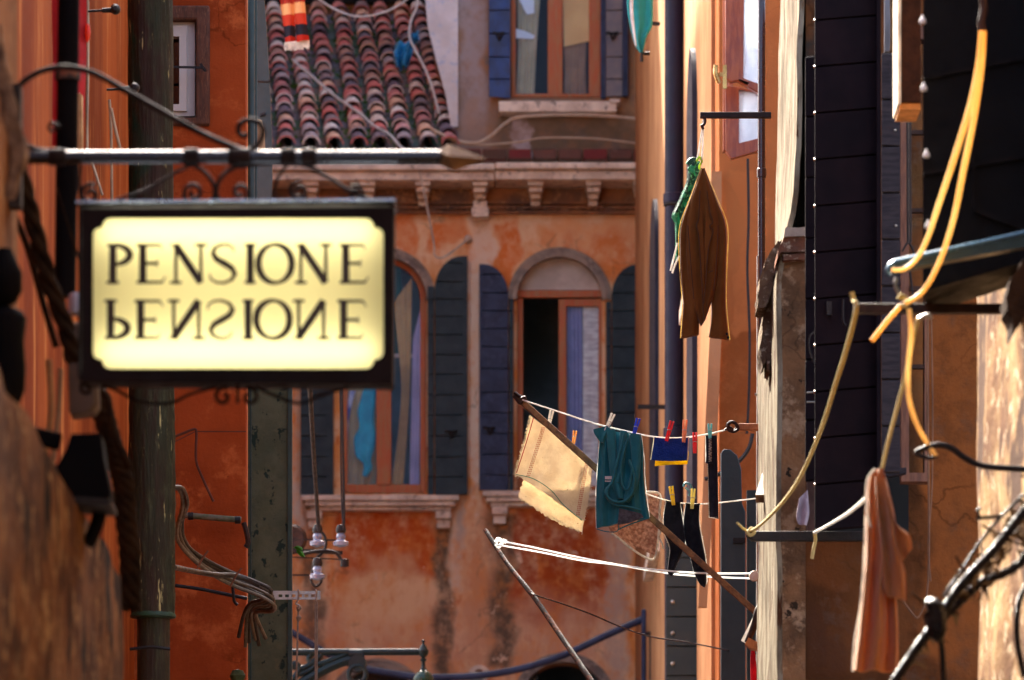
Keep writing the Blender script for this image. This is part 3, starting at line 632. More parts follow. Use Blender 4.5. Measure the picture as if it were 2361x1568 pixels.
# body of the house
hb = MB(); pl = [(X(1858, D1), D1), (4.5, D1), (4.5, 27), (1.62, 27), (X(1858, D1), 20.9)]
hb.add([(x, y, z) for z in (0, 7.4) for x, y in pl], [(i, (i + 1) % 5, (i + 1) % 5 + 5, i + 5) for i in range(5)] + [tuple(range(5, 10)), (4, 3, 2, 1, 0)]); part('wall', hb, m_brown, R1)
# lower pier front
m_pier = mat('pier_plaster', (.22, .11, .05), (.085, .048, .026), crack=(3.5, .02), scale=4, rough=.93, bump=1, bscale=22, c3=(.30, .19, .11), fleck=((.03, .02, .013), 12, .62))
part('pier', MB().plate([(1801, 2400), (1801, 640), (1806, 600), (1812, 560), (1857.5, 560), (1857.5, 2400)], D1 - .02, 1.2), m_pier, R1)
# flank: surface whose foot stands out and whose top leans back
fl = MB(); prof = [(0.905, 0), (.905, Z(640, D1)), (.93, Z(560, D1)), (.965, Z(470, D1)), (.975, Z(250, D1)), (.985, Z(0, D1)), (.99, 7.4)]
vs = []; fs = []; NZ = 70; NY = 16
for i in range(NZ):
    t = i / (NZ - 1) * (7.4 - 2.2) + 2.2
    for k in range(len(prof) - 1):
        if prof[k][1] <= t <= prof[k + 1][1]: break
    u = (t - prof[k][1]) / (prof[k + 1][1] - prof[k][1]); x = prof[k][0] * (1 - u) + prof[k + 1][0] * u
    for j in range(NY):
        y = D1 - .022 + 1.35 * j / (NY - 1); f = noise.noise(Vector((y * 2.2, t * 2.6, 4))) * .012 + noise.noise(Vector((y * 9, t * 7, 1))) * .006
        vs.append((x + f - .006 * (j / NY), y, t))
for i in range(NZ - 1):
    for j in range(NY - 1): a = i * NY + j; fs.append((a, a + 1, a + NY + 1, a + NY))
nv = len(vs); vs += [(v[0] + .018, v[1], v[2]) for v in vs]; fs += [tuple(q + nv for q in f[::-1]) for f in fs]
for j in range(NY - 1): fs.append((j, j + 1, j + 1 + nv, j + nv)); a = (NZ - 1) * NY + j; fs.append((a, a + nv, a + 1 + nv, a + 1))
for i in range(NZ - 1):
    for j in (0, NY - 1): a = i * NY + j; fs.append((a, a + NY, a + NY + nv, a + nv))
part('flank', MB().add(vs, fs), m_flank, R1)
# broken cornice of plaster and brick
bk = MB()
def rough_poly(pts, j=2.5, n=3, s=0):
    out = []
    for i, a in enumerate(pts):
        b = pts[(i + 1) % len(pts)]
        for k in range(n): t = k / n; out.append((a[0] + (b[0] - a[0]) * t + random.uniform(-j, j), a[1] + (b[1] - a[1]) * t + random.uniform(-j, j)))
    return out
bk.plate(rough_poly([(1812, 524), (1857, 524), (1857, 543), (1806, 546)], 1), D1 - .10, .3)
part('stone_cap', bk, m_stone_dark, R1)
part('broken_brick', MB().plate(rough_poly([(1808, 548), (1857, 546), (1857, 580), (1800, 582), (1792, 600), (1795, 575)], 1.5), D1 - .08, .25).plate(rough_poly([(1805, 586), (1857, 584), (1857, 598), (1806, 600)], 1), D1 - .07, .2),
     mat('broken_brick', (.20, .07, .035), (.12, .06, .04), scale=12, rough=.95, bump=.8, c3=(.36, .28, .2)), R1)
fl_ = MB()
for (pts) in ([(1790, 560), (1806, 550), (1800, 600), (1785, 640), (1772, 700), (1758, 712), (1746, 708), (1750, 655), (1765, 600)],
              [(1780, 620), (1796, 600), (1790, 680), (1779, 760), (1768, 830), (1756, 845), (1752, 800), (1760, 730), (1766, 660)],
              [(1774, 700), (1786, 690), (1783, 780), (1775, 858), (1768, 850)]):
    fl_.plate(rough_poly(pts, 3, 4), D1 + .2 + random.random() * .3, .22)
part('loose_plaster', fl_, mat('loose_plaster', (.16, .11, .07), (.10, .06, .04), scale=14, rough=.95, bump=1, c3=(.42, .36, .27)), R1, smooth=20)
tb = MB().bar(P(1768, 870, 20.4), P(1768, 1100, 20.4), .028, .03).bar(P(1767, 1100, 20.4), P(1752, 1150, 20.2), .03, .03)
part('wood_batten', tb, m_wood, R1)
part('wall_hook', MB().tube(line([(1740, 908), (1747, 910), (1758, 908)], 21), .005, 6), m_steel, R1)
# window frame, black shutters
def black_leaf(name, lab, x0, x1, y0, y1, n, d, slope, mt, nails=True, tilt=0., group='black board shutters of the near right house'):
    t_ = thing(name, lab, 'shutter', P((x0 + x1) / 2, y1, d), group)
    b = MB().plate([(x0 + 1, y0), (x1 - 1, y0 - slope), (x1 - 1, y1 - slope), (x0 + 1, y1)], d + .015, .02)
    h = (y1 - y0) / n
    for i in range(n):
        ya = y0 + h * i + 2; yb = y0 + h * (i + 1) - 2; b.plate([(x0, ya), (x1, ya - slope), (x1, yb - slope), (x0, yb)], d + random.uniform(0, .002), .0145)
    part('leaf', b, mt, t_, bevel=.0025)
    if nails:
        k = MB()
        for i in range(n): q = P(x0 + 1, y0 + h * i, d - .004); k.lathe((q.x - .001, q.y, q.z), [(.001, -.009), (.005, -.005), (.006, 0), (.006, .006)], 10, 'y')
        part('hinge_pins', k, mat('shiny_pin', (.7, .68, .62), scale=20, rough=.15, metal=1, bump=0), t_)
    return t_
m_black = mat('black_purple_paint', (.013, .008, .010), (.008, .006, .008), scale=5, rough=.75, bump=.12, spec=.03, fleck=((.08, .07, .07), 60, .80))
m_black2 = mat('black_grey_boards', (.018, .016, .021), (.035, .031, .036), scale=30, stretch=(.4, .4, 3), rough=.7, spec=.15, bump=.4)
sA = black_leaf('shutter', 'tall black board shutter hanging open in front of the dark corner of the house', 1879, 2024, -60, 1225, 12, 18.8, 12, m_black)
part('frame_edge', MB().plate(rect(2022, -60, 2031, 1216), 18.76, .06), m_black, sA)
part('latch', MB().plate(rect(1906, 695, 1918, 726), 18.78, .02).tube(line([(1944, 690), (1944, 740), (1952, 750)], 18.76), .004, 6), m_iron, sA)
part('stay', MB().tube(line([(1878, 765), (1868, 775), (1866, 800), (1874, 830), (1880, 838)], 18.77), .003, 6), m_iron, sA)
part('loop', MB().tube(line([(1860, 905), (1880, 904)], 18.9), .003, 6, 1).tube(line([(1860, 927), (1880, 927)], 18.9), .003, 6, 1), m_steel, sA)
sB = black_leaf('shutter', 'narrow greyer board shutter right of the tall black shutter', 2033, 2076, 122, 1090, 9, 18.5, 0, m_black2, nails=False)
part('nail_heads', MB().lathe(tuple(P(2064, 200, 18.49)), [(.001, -.003), (.004, 0), (.004, .004)], 8, 'y').lathe(tuple(P(2064, 300, 18.49)), [(.001, -.003), (.004, 0), (.004, .004)], 8, 'y').lathe(tuple(P(2066, 520, 18.49)), [(.001, -.003), (.004, 0), (.004, .004)], 8, 'y'), m_steel, sB)
sC = black_leaf('shutter', 'thin dark shutter edge between the plaster pier and the tall black shutter', 1857, 1882, 130, 1110, 7, 19.2, 2, m_black, nails=False)
wn = part('window', MB().plate(rect(2078, 60, 2142, 1110), 19.2, .08, [rect(2096, 90, 2132, 1090)]), mat('brown_window_wood', (.20, .085, .045), (.12, .05, .03), scale=20, stretch=(3, 3, .5), rough=.6), R1)
for y in (300, 480, 660, 840): part('glazing_bar', MB().plate(rect(2096.5, y, 2131.5, y + 9), 19.19, .03), m_iron_b, wn)
part('pane', MB().plate(rect(2096, 90, 2132, 1090), 19.24, .005), m_glass, wn)
part('chain', MB().tube(line([(2092, 60), (2092, 300), (2093, 560)], 18.7), .004, 6).tube(line([(2080, 580), (2095, 560), (2108, 590), (2098, 620), (2106, 700), (2100, 780)], 18.7), .004, 6), m_iron, wn)
dw = MB().plate([(1896, 1084), (2095, 1084), (2095, 1233), (1896, 1233)], 19.46, .03); part('opening', dw, m_dark, R1)
part('window_sill', MB().plate([(1900, 1086), (2090, 1078), (2090, 1090), (2000, 1110), (1905, 1092)], 18.9, .05), m_black2, R1)
part('inner_panel', MB().plate(rect(1862, 1090, 1898, 1228), 19.3, .1), mat('reddish_panel', (.07, .03, .02), scale=10), R1)
single('cloth_rag', MB().limb([(1842, 1150), (1836, 1190), (1840, 1208)], [(1862, 1130), (1866, 1180), (1860, 1212)], 19.3, .012, 3, .5, seed=3), mat('lilac_rag', (.5, .42, .48), scale=8, rough=.9), 'small crumpled lilac rag hanging beside the dark window recess', 'rag')
m_post = mat('scuffed_brown_wood', (.050, .020, .010), (.030, .013, .007), scale=26, rough=.8, spec=.1, bump=.5, fleck=((.18, .09, .05), 30, .70))
TBm = thing('timber_beam', 'scuffed brown timber end with a sunlit left edge hanging beside the black shutters', 'beam', P(2096, 250, 16.4))
part('beam', MB().box((X(2078, 16.35), 16.35, Z(236, 16.35)), (X(2124, 16.35), 16.55, Z(-80, 16.4))), m_post, TBm, bevel=.003)
part('sunlit_edge', MB().box((X(2070, 16.35), 16.345, Z(240, 16.35)), (X(2078, 16.35) - .001, 16.56, Z(-80, 16.4))), mat('pale_sunlit_edge', (.75, .68, .55), scale=10, rough=.8, transl=.35), TBm)  # pale strip carries the sunlit left edge of the timber as colour
part('end_grain', MB().box((X(2074, 16.35), 16.36, Z(251, 16.35)), (X(2123, 16.35), 16.54, Z(236.5, 16.35))), mat('end_grain', (.62, .26, .06), scale=20, rough=.8), TBm)
single('pipe', MB().tube(line([(2098, 255), (2098, 400), (2099, 560)], 17.5), .0045, 8, 1), m_iron, 'thin black rod hanging below the brown timber end', 'rod')
single('pipe', MB().plate(rect(2040, -60, 2060, 118), 19.0, .05), mat('grey_pipe', (.16, .17, .19), (.12, .12, .13), scale=8, rough=.5), 'grey painted strip above the narrow board shutter', 'strip')
single('bark_strip', MB().plate(rough_poly([(2052, -60), (2064, -60), (2064, 116), (2054, 118)], 2, 8), 18.9, .04), mat('rough_rust', (.12, .06, .02), (.05, .03, .015), scale=40, bump=1, rough=.95), 'rough rusty strip between the grey strip and the brown timber', 'strip')

# ------------------------------------------------------------------ right foreground: dark timber oriel and sunlit wall
RA = thing('house', 'near house at the right edge with peeling pale sunlit wall under a black timber box', 'house', (1.4, 12, 0))
XA = X(2252, 15.9)
vs = []; fs = []; NY, NZ = 60, 60
for i in range(NZ):
    z = 6.6 * i / (NZ - 1)
    for j in range(NY):
        y = -6 + 21.9 * (j / (NY - 1)) ** .5; f = noise.noise(Vector((y * 1.6, z * 2.2, 2))) * .03 + noise.noise(Vector((y * 6, z * 5, 1))) * .012
        vs.append((XA + f * min(1, (15.95 - y) * 3 + .2), y, z))
for i in range(NZ - 1):
    for j in range(NY - 1): a = i * NY + j; fs.append((a, a + 1, a + NY + 1, a + NY))
nv = len(vs); vs += [(XA + .6, v[1], v[2]) for v in vs]; fs += [tuple(q + nv for q in f[::-1]) for f in fs]
for j in range(NY - 1): fs.append((j, j + 1, j + 1 + nv, j + nv)); a = (NZ - 1) * NY + j; fs.append((a, a + nv, a + 1 + nv, a + 1))
for i in range(NZ - 1):
    for j in (0, NY - 1): a = i * NY + j; fs.append((a, a + NY, a + NY + nv, a + nv))
m_peel = mat('peeling_pale_wall', (.30, .18, .075), (.10, .038, .012), scale=3.0, stretch=(1, .8, 1.6), rough=.95, bump=1, bscale=9, c3=(.48, .36, .23), fleck=((.05, .018, .006), 2.2, .52, (1, .8, .8)))  # dark flecks mix brown flakes with shadow patches put into the colour
part('wall', MB().add(vs, fs), m_peel, RA)
BD = 14.3
fr_ = [P(2128, -200, BD), P(2440, -200, BD), P(2440, 580, BD), P(2128, 672, BD)]
ob = MB().add(fr_ + [Vector((p.x + (.035 if q in (0, 3) else 0), p.y + .35, p.z)) for q, p in enumerate(fr_)],
    [(0, 1, 2, 3), (7, 6, 5, 4), (0, 4, 5, 1), (1, 5, 6, 2), (2, 6, 7, 3), (3, 7, 4, 0)])
OR = part('timber_box', ob, mat('black_timber', (.0035, .003, .0035), (.005, .0045, .005), scale=10, rough=.6, bump=.3, spec=.1), RA)
m_trim = mat('dark_trim', (.008, .006, .006), scale=10, rough=.6, spec=.1)
for a_, b_, w_ in (((2128, 180), (2430, 120), .010), ((2128, 400), (2430, 350), .010), ((2246, 290), (2246, 480), .007), ((2246, 484), (2430, 552), .013)):
    part('trim', MB().bar(P(*a_, BD - .01), P(*b_, BD - .01), w_), m_trim, OR)
for (x, y) in ((2127, 47), (2130, 202), (2136, 356), (2140, 519)):
    q = P(x, y, BD - .05); b = MB().lathe(tuple(q), [(.002, .014), (.004, .007), (.008, .002), (.009, -.004), (.008, -.008), (.002, -.010)], 14)
    b.tube([q + Vector((0, 0, 0)), q + Vector((.004, .055, .004))], .003, 6, 1)
    part('glint_bolt', b, mat('porcelain', (.85, .84, .8), (.8, .8, .76), scale=10, rough=.15, bump=0), OR)  # shiny bolts, their sun glint put into a white body colour
# ragged dark creeper stump at right edge
lump = MB().plate(rough_poly([(2361, 600), (2330, 640), (2318, 690), (2326, 730), (2340, 770), (2352, 740), (2375, 700), (2400, 640)], 5, 3), 13.2, .15)
single('dead_creeper', lump, mat('dark_bark', (.05, .028, .016), (.03, .018, .012), scale=20, rough=.95, bump=1), 'ragged dark brown creeper stump against the sunlit wall at the right edge', 'creeper', smooth=20)

def px(n, d): return n * d * K
aw = thing('awning_bar', 'dark green bar with pale shiny top edge slanting across the black timber box', 'bar', P(2200, 600, 14))
a1, a2 = P(2062, 604, 14), P(2420, 524, 14)
gm = MB(); dn = Vector((0, 0, -px(34, 14))); gm.add([a1, a2, a2 + dn, a1 + Vector((0, 0, -px(20, 14)))] + [p + Vector((0, .05, 0)) for p in (a1, a2, a2 + dn, a1 + Vector((0, 0, -px(20, 14))))],
   [(0, 1, 2, 3), (7, 6, 5, 4), (0, 4, 5, 1), (1, 5, 6, 2), (2, 6, 7, 3), (3, 7, 4, 0)])
part('panel', gm, mat('dark_green_metal', (.012, .045, .032), (.01, .03, .025), scale=10, rough=.35), aw)
part('top_tube', MB().tube([a1, a2], .0065, 10, 1).tube(line([(2062, 604), (2052, 612), (2046, 626), (2052, 636)], 14), .006, 8), mat('blue_tube', (.10, .22, .30), (.07, .16, .24), scale=10, rough=.25, metal=.4, bump=0), aw)
single('iron_bar', MB().bar(P(1968, 712, 14.5), P(2430, 713, 14.5), .03, px(22, 14.5)), m_iron_b, 'brown iron bar carrying the yellow rope knot across the right side', 'bar', bevel=.002)
single('iron_bar', MB().bar(P(1732, 1237, 19), P(2004, 1237, 19), .03, px(22, 19)).bar(P(1724, 1230, 19), P(1736, 1240, 19), .03, .02), m_iron, 'black iron bar projecting from the plaster corner below the black shutters', 'bar', bevel=.002)
single('iron_hook', MB().tube(line([(2160, 1052), (2140, 1056), (2112, 1044), (2130, 1034), (2165, 1026), (2195, 1034), (2225, 1056), (2265, 1074), (2330, 1080), (2430, 1086)], 14), [px(4, 14), px(5, 14), px(5, 14), px(6, 14)] + [px(7.5, 14)] * 6, 10),
       m_iron, 'black wavy iron arm with a hooked tip at the right edge', 'hook')
# yellow rubber line
m_yel = mat('yellow_rubber', (.84, .52, .17), (.88, .70, .36), scale=2.2, rough=.35, bump=.05, transl=.45)
m_yel2 = mat('pale_yellow_cord', (.60, .48, .19), (.48, .38, .15), scale=30, rough=.8, bump=.3, transl=.2)
yr = thing('clothes_line', 'thick orange-yellow rubber line looped down the black box and knotted on the brown bar', 'clothes line', P(2085, 700, 14.2), 'yellow clothes lines on the right')
rs = px(7, 14.2)
part('strand', MB().tube(line([(2264, 72), (2256, 150), (2238, 240), (2205, 350), (2165, 470), (2140, 545), (2115, 595), (2085, 620), (2056, 622)], 13.8), [rs, rs, rs, rs, rs * .9, rs * .8, rs * .75, rs * .65, rs * .6], 12), m_yel, yr)
part('strand', MB().tube(line([(2268, 72), (2262, 160), (2246, 270), (2220, 400), (2200, 500), (2172, 590), (2140, 655), (2112, 686), (2085, 698)], 13.86), [rs, rs, rs, rs, rs * .9, rs * .85, rs * .8, rs * .75, rs * .7], 12), m_yel, yr)
part('strand', MB().tube(line([(2078, 704), (2050, 735), (2010, 786)], 14.2), rs * .85, 12), m_yel, yr)
part('strand', MB().tube(line([(2096, 712), (2101, 770), (2094, 850), (2096, 920), (2115, 980), (2140, 1025), (2158, 1052)], 14.0), rs * .8, 12), m_yel, yr)
part('strand', MB().tube(line([(2116, 735), (2100, 810), (2078, 905), (2050, 1010), (2034, 1080)], 14.1), rs * .6, 12), m_yel2, yr)
k = MB()
for i in range(5): k.tube(line([(2070 + i * 4, 690 - i), (2078 + i * 3, 680 + i * 3), (2092 + i * 2, 690 + i * 2), (2090 - i * 3, 706), (2074 + i * 2, 704)], 14.05 + .008 * i), rs * .55, 8)
part('knot', k, m_yel2, yr)
part('eye_bolt', MB().tube(line([(2066, 640), (2064, 656), (2072, 676), (2080, 690)], 14.1), .005, 8), m_steel, yr)
part('eye_bolt', MB().tube(line([(2146, 734), (2142, 727), (2128, 730), (2118, 736)], 14.1), .006, 8), m_steel, yr)
single('hanger_hook', MB().tube(line([(2262, -20), (2268, 20), (2262, 50), (2266, 74)], 13.9), px(9, 14), 10), m_iron_b, 'rusty hook holding the top of the yellow rubber line', 'hook')
y2 = thing('clothes_line', 'thin pale yellow cord slanting down from the brown bar to the black bar', 'clothes line', P(1730, 1225, 19), 'yellow clothes lines on the right')
part('cord', MB().tube(line([(1964, 674), (1968, 690), (1974, 716), (1950, 810), (1925, 890), (1895, 985), (1845, 1100), (1790, 1175), (1732, 1224), (1700, 1206)], [14.4, 14.4, 14.4, 14.9, 15.4, 16, 17, 18, 18.9, 18.8]), [.0062, .0062, .006, .006, .0058, .0056, .0055, .0055, .005, .004], 10), m_yel2, y2)
part('knot', MB().tube(line([(1724, 1230), (1732, 1218), (1740, 1226), (1730, 1234), (1722, 1226)], 18.9), .006, 8), m_yel2, y2)
y3 = thing('clothes_line', 'short pale cord tied to the black bar and rising to the orange shirt', 'clothes line', P(1878, 1285, 18.9), 'yellow clothes lines on the right')
part('cord', MB().tube(line([(1878, 1228), (1920, 1205), (1960, 1180), (2000, 1146)], [18.9, 18, 16.5, 14.6]), .0055, 8), m_rope, y3)
part('tail', MB().tube(line([(1878, 1226), (1880, 1245), (1876, 1265), (1872, 1288)], 18.9), .006, 8), m_yel2, y3)

# orange-brown shirt on the right
m_shirt = mat('peach_shirt_cloth', (.50, .225, .085), (.40, .165, .06), scale=6, rough=.9, bump=.5, bscale=14, transl=.28, sheen=.3)
SH = thing('shirt', 'limp peach-brown shirt hanging by its shoulder from a yellow cord, rim-lit white', 'shirt', P(2040, 1550, 14.5))
part('body', MB().limb([(2012, 1082), (2000, 1110), (1994, 1180), (1990, 1300), (1980, 1420), (1968, 1546)], [(2036, 1084), (2050, 1130), (2060, 1200), (2062, 1330), (2070, 1420), (2072, 1548)], 14.5, .026, 6, .9, seed=1.2, n=72), m_shirt, SH)
part('sleeve', MB().limb([(2018, 1100), (2022, 1180), (2030, 1260), (2034, 1330), (2044, 1372)], [(2044, 1110), (2062, 1180), (2070, 1260), (2088, 1320), (2090, 1386)], 14.44, .022, 3, .8, seed=.4, n=48), m_shirt, SH)
part('sleeve', MB().limb([(2040, 1150), (2048, 1200), (2062, 1250), (2078, 1298)], [(2052, 1150), (2066, 1206), (2096, 1232), (2104, 1264)], 14.42, .015, 3, .5, seed=2.4, n=36), m_shirt, SH)
part('hem_or_rim', MB().tube(line([(2018, 1081), (2000, 1105), (1997, 1150), (2000, 1190), (2008, 1216)], 14.44), .0035, 8).tube(line([(1996, 1190), (1992, 1290), (1984, 1400), (1970, 1480), (1966, 1548)], 14.47), .0035, 8), mat('white_rim_light', (.8, .74, .66), scale=20, transl=.4), SH)  # pale tubes stand in for the white rim light down the left side

# heavy black cables with catches of light, right bottom
def twisted(pts, d, r, turns, strands=3, rr=None):
    mb = MB(); c_, _ = spline(line(pts, d), [0] * len(pts), 14); n = len(c_)
    for s_ in range(strands):
        o = []
        for i, p in enumerate(c_):
            t = (c_[min(i + 1, n - 1)] - c_[max(i - 1, 0)]).normalized(); a = t.cross(Vector((0, 1, 0))).normalized(); b = Vector((0, 1, 0))
            an = turns * 2 * math.pi * i / n + s_ * 2 * math.pi / strands; o.append(p + a * math.cos(an) * r * .55 + b * math.sin(an) * r * .55)
        mb.tube(o, rr or r * .55, 8, 1)
    return mb
m_cab = mat('glossy_black_cable', (.006, .005, .005), (.016, .010, .007), scale=20, rough=.3, bump=.8, bscale=60, spec=.15)
cb = thing('cable_bundle', 'thick twisted bundle of glossy black cables climbing the sunlit wall at bottom right', 'cable', P(2200, 1560, 13))
part('cable', twisted([(2440, 1090), (2361, 1180), (2290, 1270), (2215, 1350), (2165, 1425), (2110, 1500), (2050, 1590)], 13, px(11, 13), 11, 4), m_cab, cb)
part('cable', twisted([(2440, 1180), (2350, 1300), (2260, 1345), (2200, 1400), (2140, 1460), (2070, 1560)], 13.1, px(11, 13), 7), m_cab, cb)
part('junction', MB().tube(line([(2136, 1400), (2150, 1400), (2158, 1430), (2160, 1460), (2150, 1475)], 12.95), [px(14, 13), px(24, 13), px(26, 13), px(20, 13), px(10, 13)], 14, wob=.4), m_cab, cb)
part('drop', MB().tube(line([(2166, 1440), (2172, 1500), (2178, 1600)], 13), px(7, 13), 8), m_cab, cb)
tg = MB(); pth = resample([(2440, 1110), (2361, 1200), (2290, 1285), (2215, 1360), (2165, 1430), (2110, 1505)], 60)
for (x, y) in pth:
    for k in range(5 if x > 2200 else 2):
        a = P(x + random.gauss(0, 10), y + random.gauss(4, 20), 13.1 + random.uniform(-.1, .25)); u = Vector((random.uniform(-1, 1), random.uniform(-1, 1), random.uniform(-1, .6))).normalized()
        s_ = u.cross(Vector((.3, .2, 1))).normalized() * random.uniform(.006, .014); l = random.uniform(.02, .05)
        tg.add([a - s_, a + u * l * .5 - s_ * .4, a + u * l, a + s_], [(0, 1, 2, 3)])
    if random.random() < .35:
        a = P(x, y, 13.1); tg.tube([a, a + Vector((random.uniform(-.05, .05), random.uniform(-.05, .05), random.uniform(-.07, .04))), a + Vector((random.uniform(-.08, .08), 0, random.uniform(-.12, .06)))], .003, 5, 3)
part('dry_leaves', tg, mat('dry_leaf', (.03, .016, .008), (.07, .035, .014), scale=20, rough=.9, transl=.2), cb, label='dry dark leaves and twigs tangled round the cables')
c2 = thing('cable', 'thin braided wire running up from the cable junction over the sunlit wall', 'cable', P(2180, 1370, 13.2))
part('wire', twisted([(2174, 1376), (2220, 1310), (2260, 1250), (2300, 1200), (2361, 1140)], 13.2, px(5, 13), 14, 2), m_cab, c2)
part('bracket', MB().tube(line([(2258, 1194), (2254, 1178), (2262, 1170)], 13.2), .004, 8).bar(P(2250, 1196, 13.2), P(2306, 1190, 13.2), .008), m_cab, c2)
single('leaning_branch', MB().tube(line([(2361, 1560), (2345, 1470), (2352, 1380), (2400, 1300)], 12.8), px(7, 13), 8), m_cab, 'dark curved hose at the right edge below the cable bundle', 'hose')
single('cable', MB().tube(line([(2140, 680), (2138, 900), (2141, 1100), (2140, 1340), (2120, 1420), (2100, 1410), (2065, 1360)], 18.9), .004, 6), mat('thin_brown_cord', (.2, .1, .05), scale=9), 'thin brown cord hanging down the brown wall behind the shirt', 'cord', 'thin cords on the brown wall')
single('cable', MB().tube(line([(2146, 690), (2150, 900), (2149, 1120), (2140, 1250), (2146, 1340)], 18.9), .003, 6), MATS['thin_brown_cord'], 'second thin cord close right of the longer brown cord', 'cord', 'thin cords on the brown wall')

# ------------------------------------------------------------------ left side walls
L2 = thing('house', 'orange plastered house on the left with a small square window in a brown wood frame', 'house', (-2, 22, 0))
D2 = 22.0
lw = MB()
A_ = [(X(567, D2), D2), (X(571.5, D2 + .25), D2 + .25), (-1.55, 28), (-5, 28), (-5, D2)]
holeW = rect(394, 16, 478, 276)
front = MB().plate([(-600, -260), (566, -260), (567.5, 2900), (-600, 2900)], D2, .12, [rect(330, 14, 478, 280)])
part('wall', front, m_orange, L2)
n = len(A_); back = [(x, y + .12) for x, y in A_[:1]] + A_[1:4] + [(-5, D2 + .12)]
vs = [(x, y, 0) for x, y in back] + [(x, y, 7.6) for x, y in back]; n = len(back)
part('side_wall', MB().add(vs, [(i, (i + 1) % n, (i + 1) % n + n, i + n) for i in range(n)] + [tuple(range(n, 2 * n))]), mat('side_orange', (.62, .24, .09), (.5, .17, .06), scale=4, rough=.9), L2)
wf = MB().plate(rect(331, 12, 483, 288), D2 - .03, .14, [rect(352, 44, 452, 270)])
m_bw = mat('brown_old_wood', (.13, .045, .022), (.07, .028, .015), scale=14, stretch=(5, 5, .8), rough=.75, bump=.6, c3=(.2, .08, .04))
w5 = part('window', wf, m_bw, L2, bevel=.008)
part('frame', MB().plate(rect(353, 46, 450, 268), D2 + .03, .05, [rect(353, 84, 413, 240)]).plate(rect(352, 58, 431, 256), D2 + .012, .02, [rect(353, 84, 413, 240)]), mat('white_plastic', (.55, .48, .42), (.48, .42, .37), scale=5, rough=.4, bump=0), w5, bevel=.004)
part('pane', MB().plate(rect(340, 80, 416, 244), D2 + .07, .005), glass('dark_glass', (.08, .1, .12), .08), w5)
part('room', MB().plate(rect(330, 10, 484, 290), D2 + .125, .02), m_dark, L2)
part('security_rod', MB().bar(P(380, 154, 21.9), P(470, 156, 21.9), .008).bar(P(462, 148, 21.92), P(474, 164, 21.92), .02, .01), m_iron, w5)
L1 = thing('house', 'streaked orange wall of the house along the left side of the alley', 'house', (-2, 17, 0))
part('wall', MB().box((-5, 12.3, 0), (-1.46, D2 - .01, 7.0)), m_orange_g, L1)
L0 = thing('house', 'near left wall with peeling plaster and cables behind the sign bracket', 'house', (-1.5, 10, 0))
part('wall', MB().box((-5, -6, 0), (-1.06, 12.2, 5.6)), mat('near_plaster', (.24, .10, .035), (.10, .04, .014), scale=2.6, stretch=(1, 1, 1), rough=.95, bump=.7, bscale=14, c3=(.3, .16, .07)), L0)
vs = []; fs = []; NY, NZ = 26, 50
for i in range(NZ):
    z = 3.22 * i / (NZ - 1)
    for j in range(NY):
        y = 9.0 + 4.1 * (j / (NY - 1)); f = noise.noise(Vector((y * 2.6, z * 3.2, 2))) * .012 + noise.noise(Vector((y * 8, z * 8, 1))) * .006
        vs.append((-.895 + f, y + .05 * noise.noise(Vector((7, z * 5, 1))), z + .02 * noise.noise(Vector((y * 3, 0, 1)))))
for i in range(NZ - 1):
    for j in range(NY - 1): a = i * NY + j; fs.append((a, a + 1, a + NY + 1, a + NY))
nv = len(vs); vs += [(-1.3, v[1], v[2]) for v in vs]; fs += [tuple(q + nv for q in f[::-1]) for f in fs]
for j in range(NY - 1): fs.append((j, j + 1, j + 1 + nv, j + nv)); a = (NZ - 1) * NY + j; fs.append((a, a + nv, a + 1 + nv, a + 1))
for i in range(NZ - 1):
    for j in (0, NY - 1): a = i * NY + j; fs.append((a, a + NY, a + NY + nv, a + nv))
m_crumb = mat('crumbling_plaster', (.15, .062, .021), (.045, .018, .008), scale=3.0, stretch=(1, .9, 1.8), rough=.95, bump=1, bscale=10, c3=(.26, .15, .065), fleck=((.010, .006, .004), 3.4, .56, (1, 1, .6)))
part('pier', MB().add(vs, fs), m_crumb, L0, label='crumbling tan and brown plaster pier')

# weathered post
PO = thing('downpipe', 'thick weathered green and brown vertical post ending above a thinner dark section', 'post', P(350, 1568, 20))
PD = 20.0
mpost = mat('weathered_green_post', (.030, .032, .015), (.040, .020, .011), scale=9, stretch=(3, 3, .35), rough=.5, bump=.8, bscale=30, c3=(.07, .065, .028), fleck=((.50, .40, .16), 30, .64, (2.2, 2.2, .2)), spec=.12, patches=(pr(200, 315, -200, 900, 20, .012, (.004, .030, .014), .9), pr(318, 372, -200, 620, 20, .02, (.030, .010, .006), .8), pr(372, 500, -300, 3000, 20, .01, (.022, .020, .008), .6)))  # gold flecks are highlight streaks put into the colour
part('shaft', MB().tube([P(347, -100, PD), P(349, 700, PD), P(351, 1080, PD), P(353, 1424, PD)], [px(51, PD), px(51, PD), px(53, PD), px(50, PD)], 44, 14, wob=.09), mpost, PO)
part('lower_shaft', MB().tube([P(354, 1420, PD + .02), P(353, 2600, PD + .02)], px(38, PD), 24, 1), mpost, PO)
part('rim', MB().lathe(tuple(P(353, 1424, PD)), [(px(52, PD), 0), (px(53, PD), .006), (px(50, PD), .016), (px(38, PD), .018), (px(38, PD), -.004)], 28), mat('green_paint', (.02, .06, .025), scale=20, rough=.5), PO)
part('strap', MB().tube([P(300, 1497, PD - .09), P(350, 1492, PD - .10), P(392, 1497, PD - .09)], .006, 6), m_iron, PO)
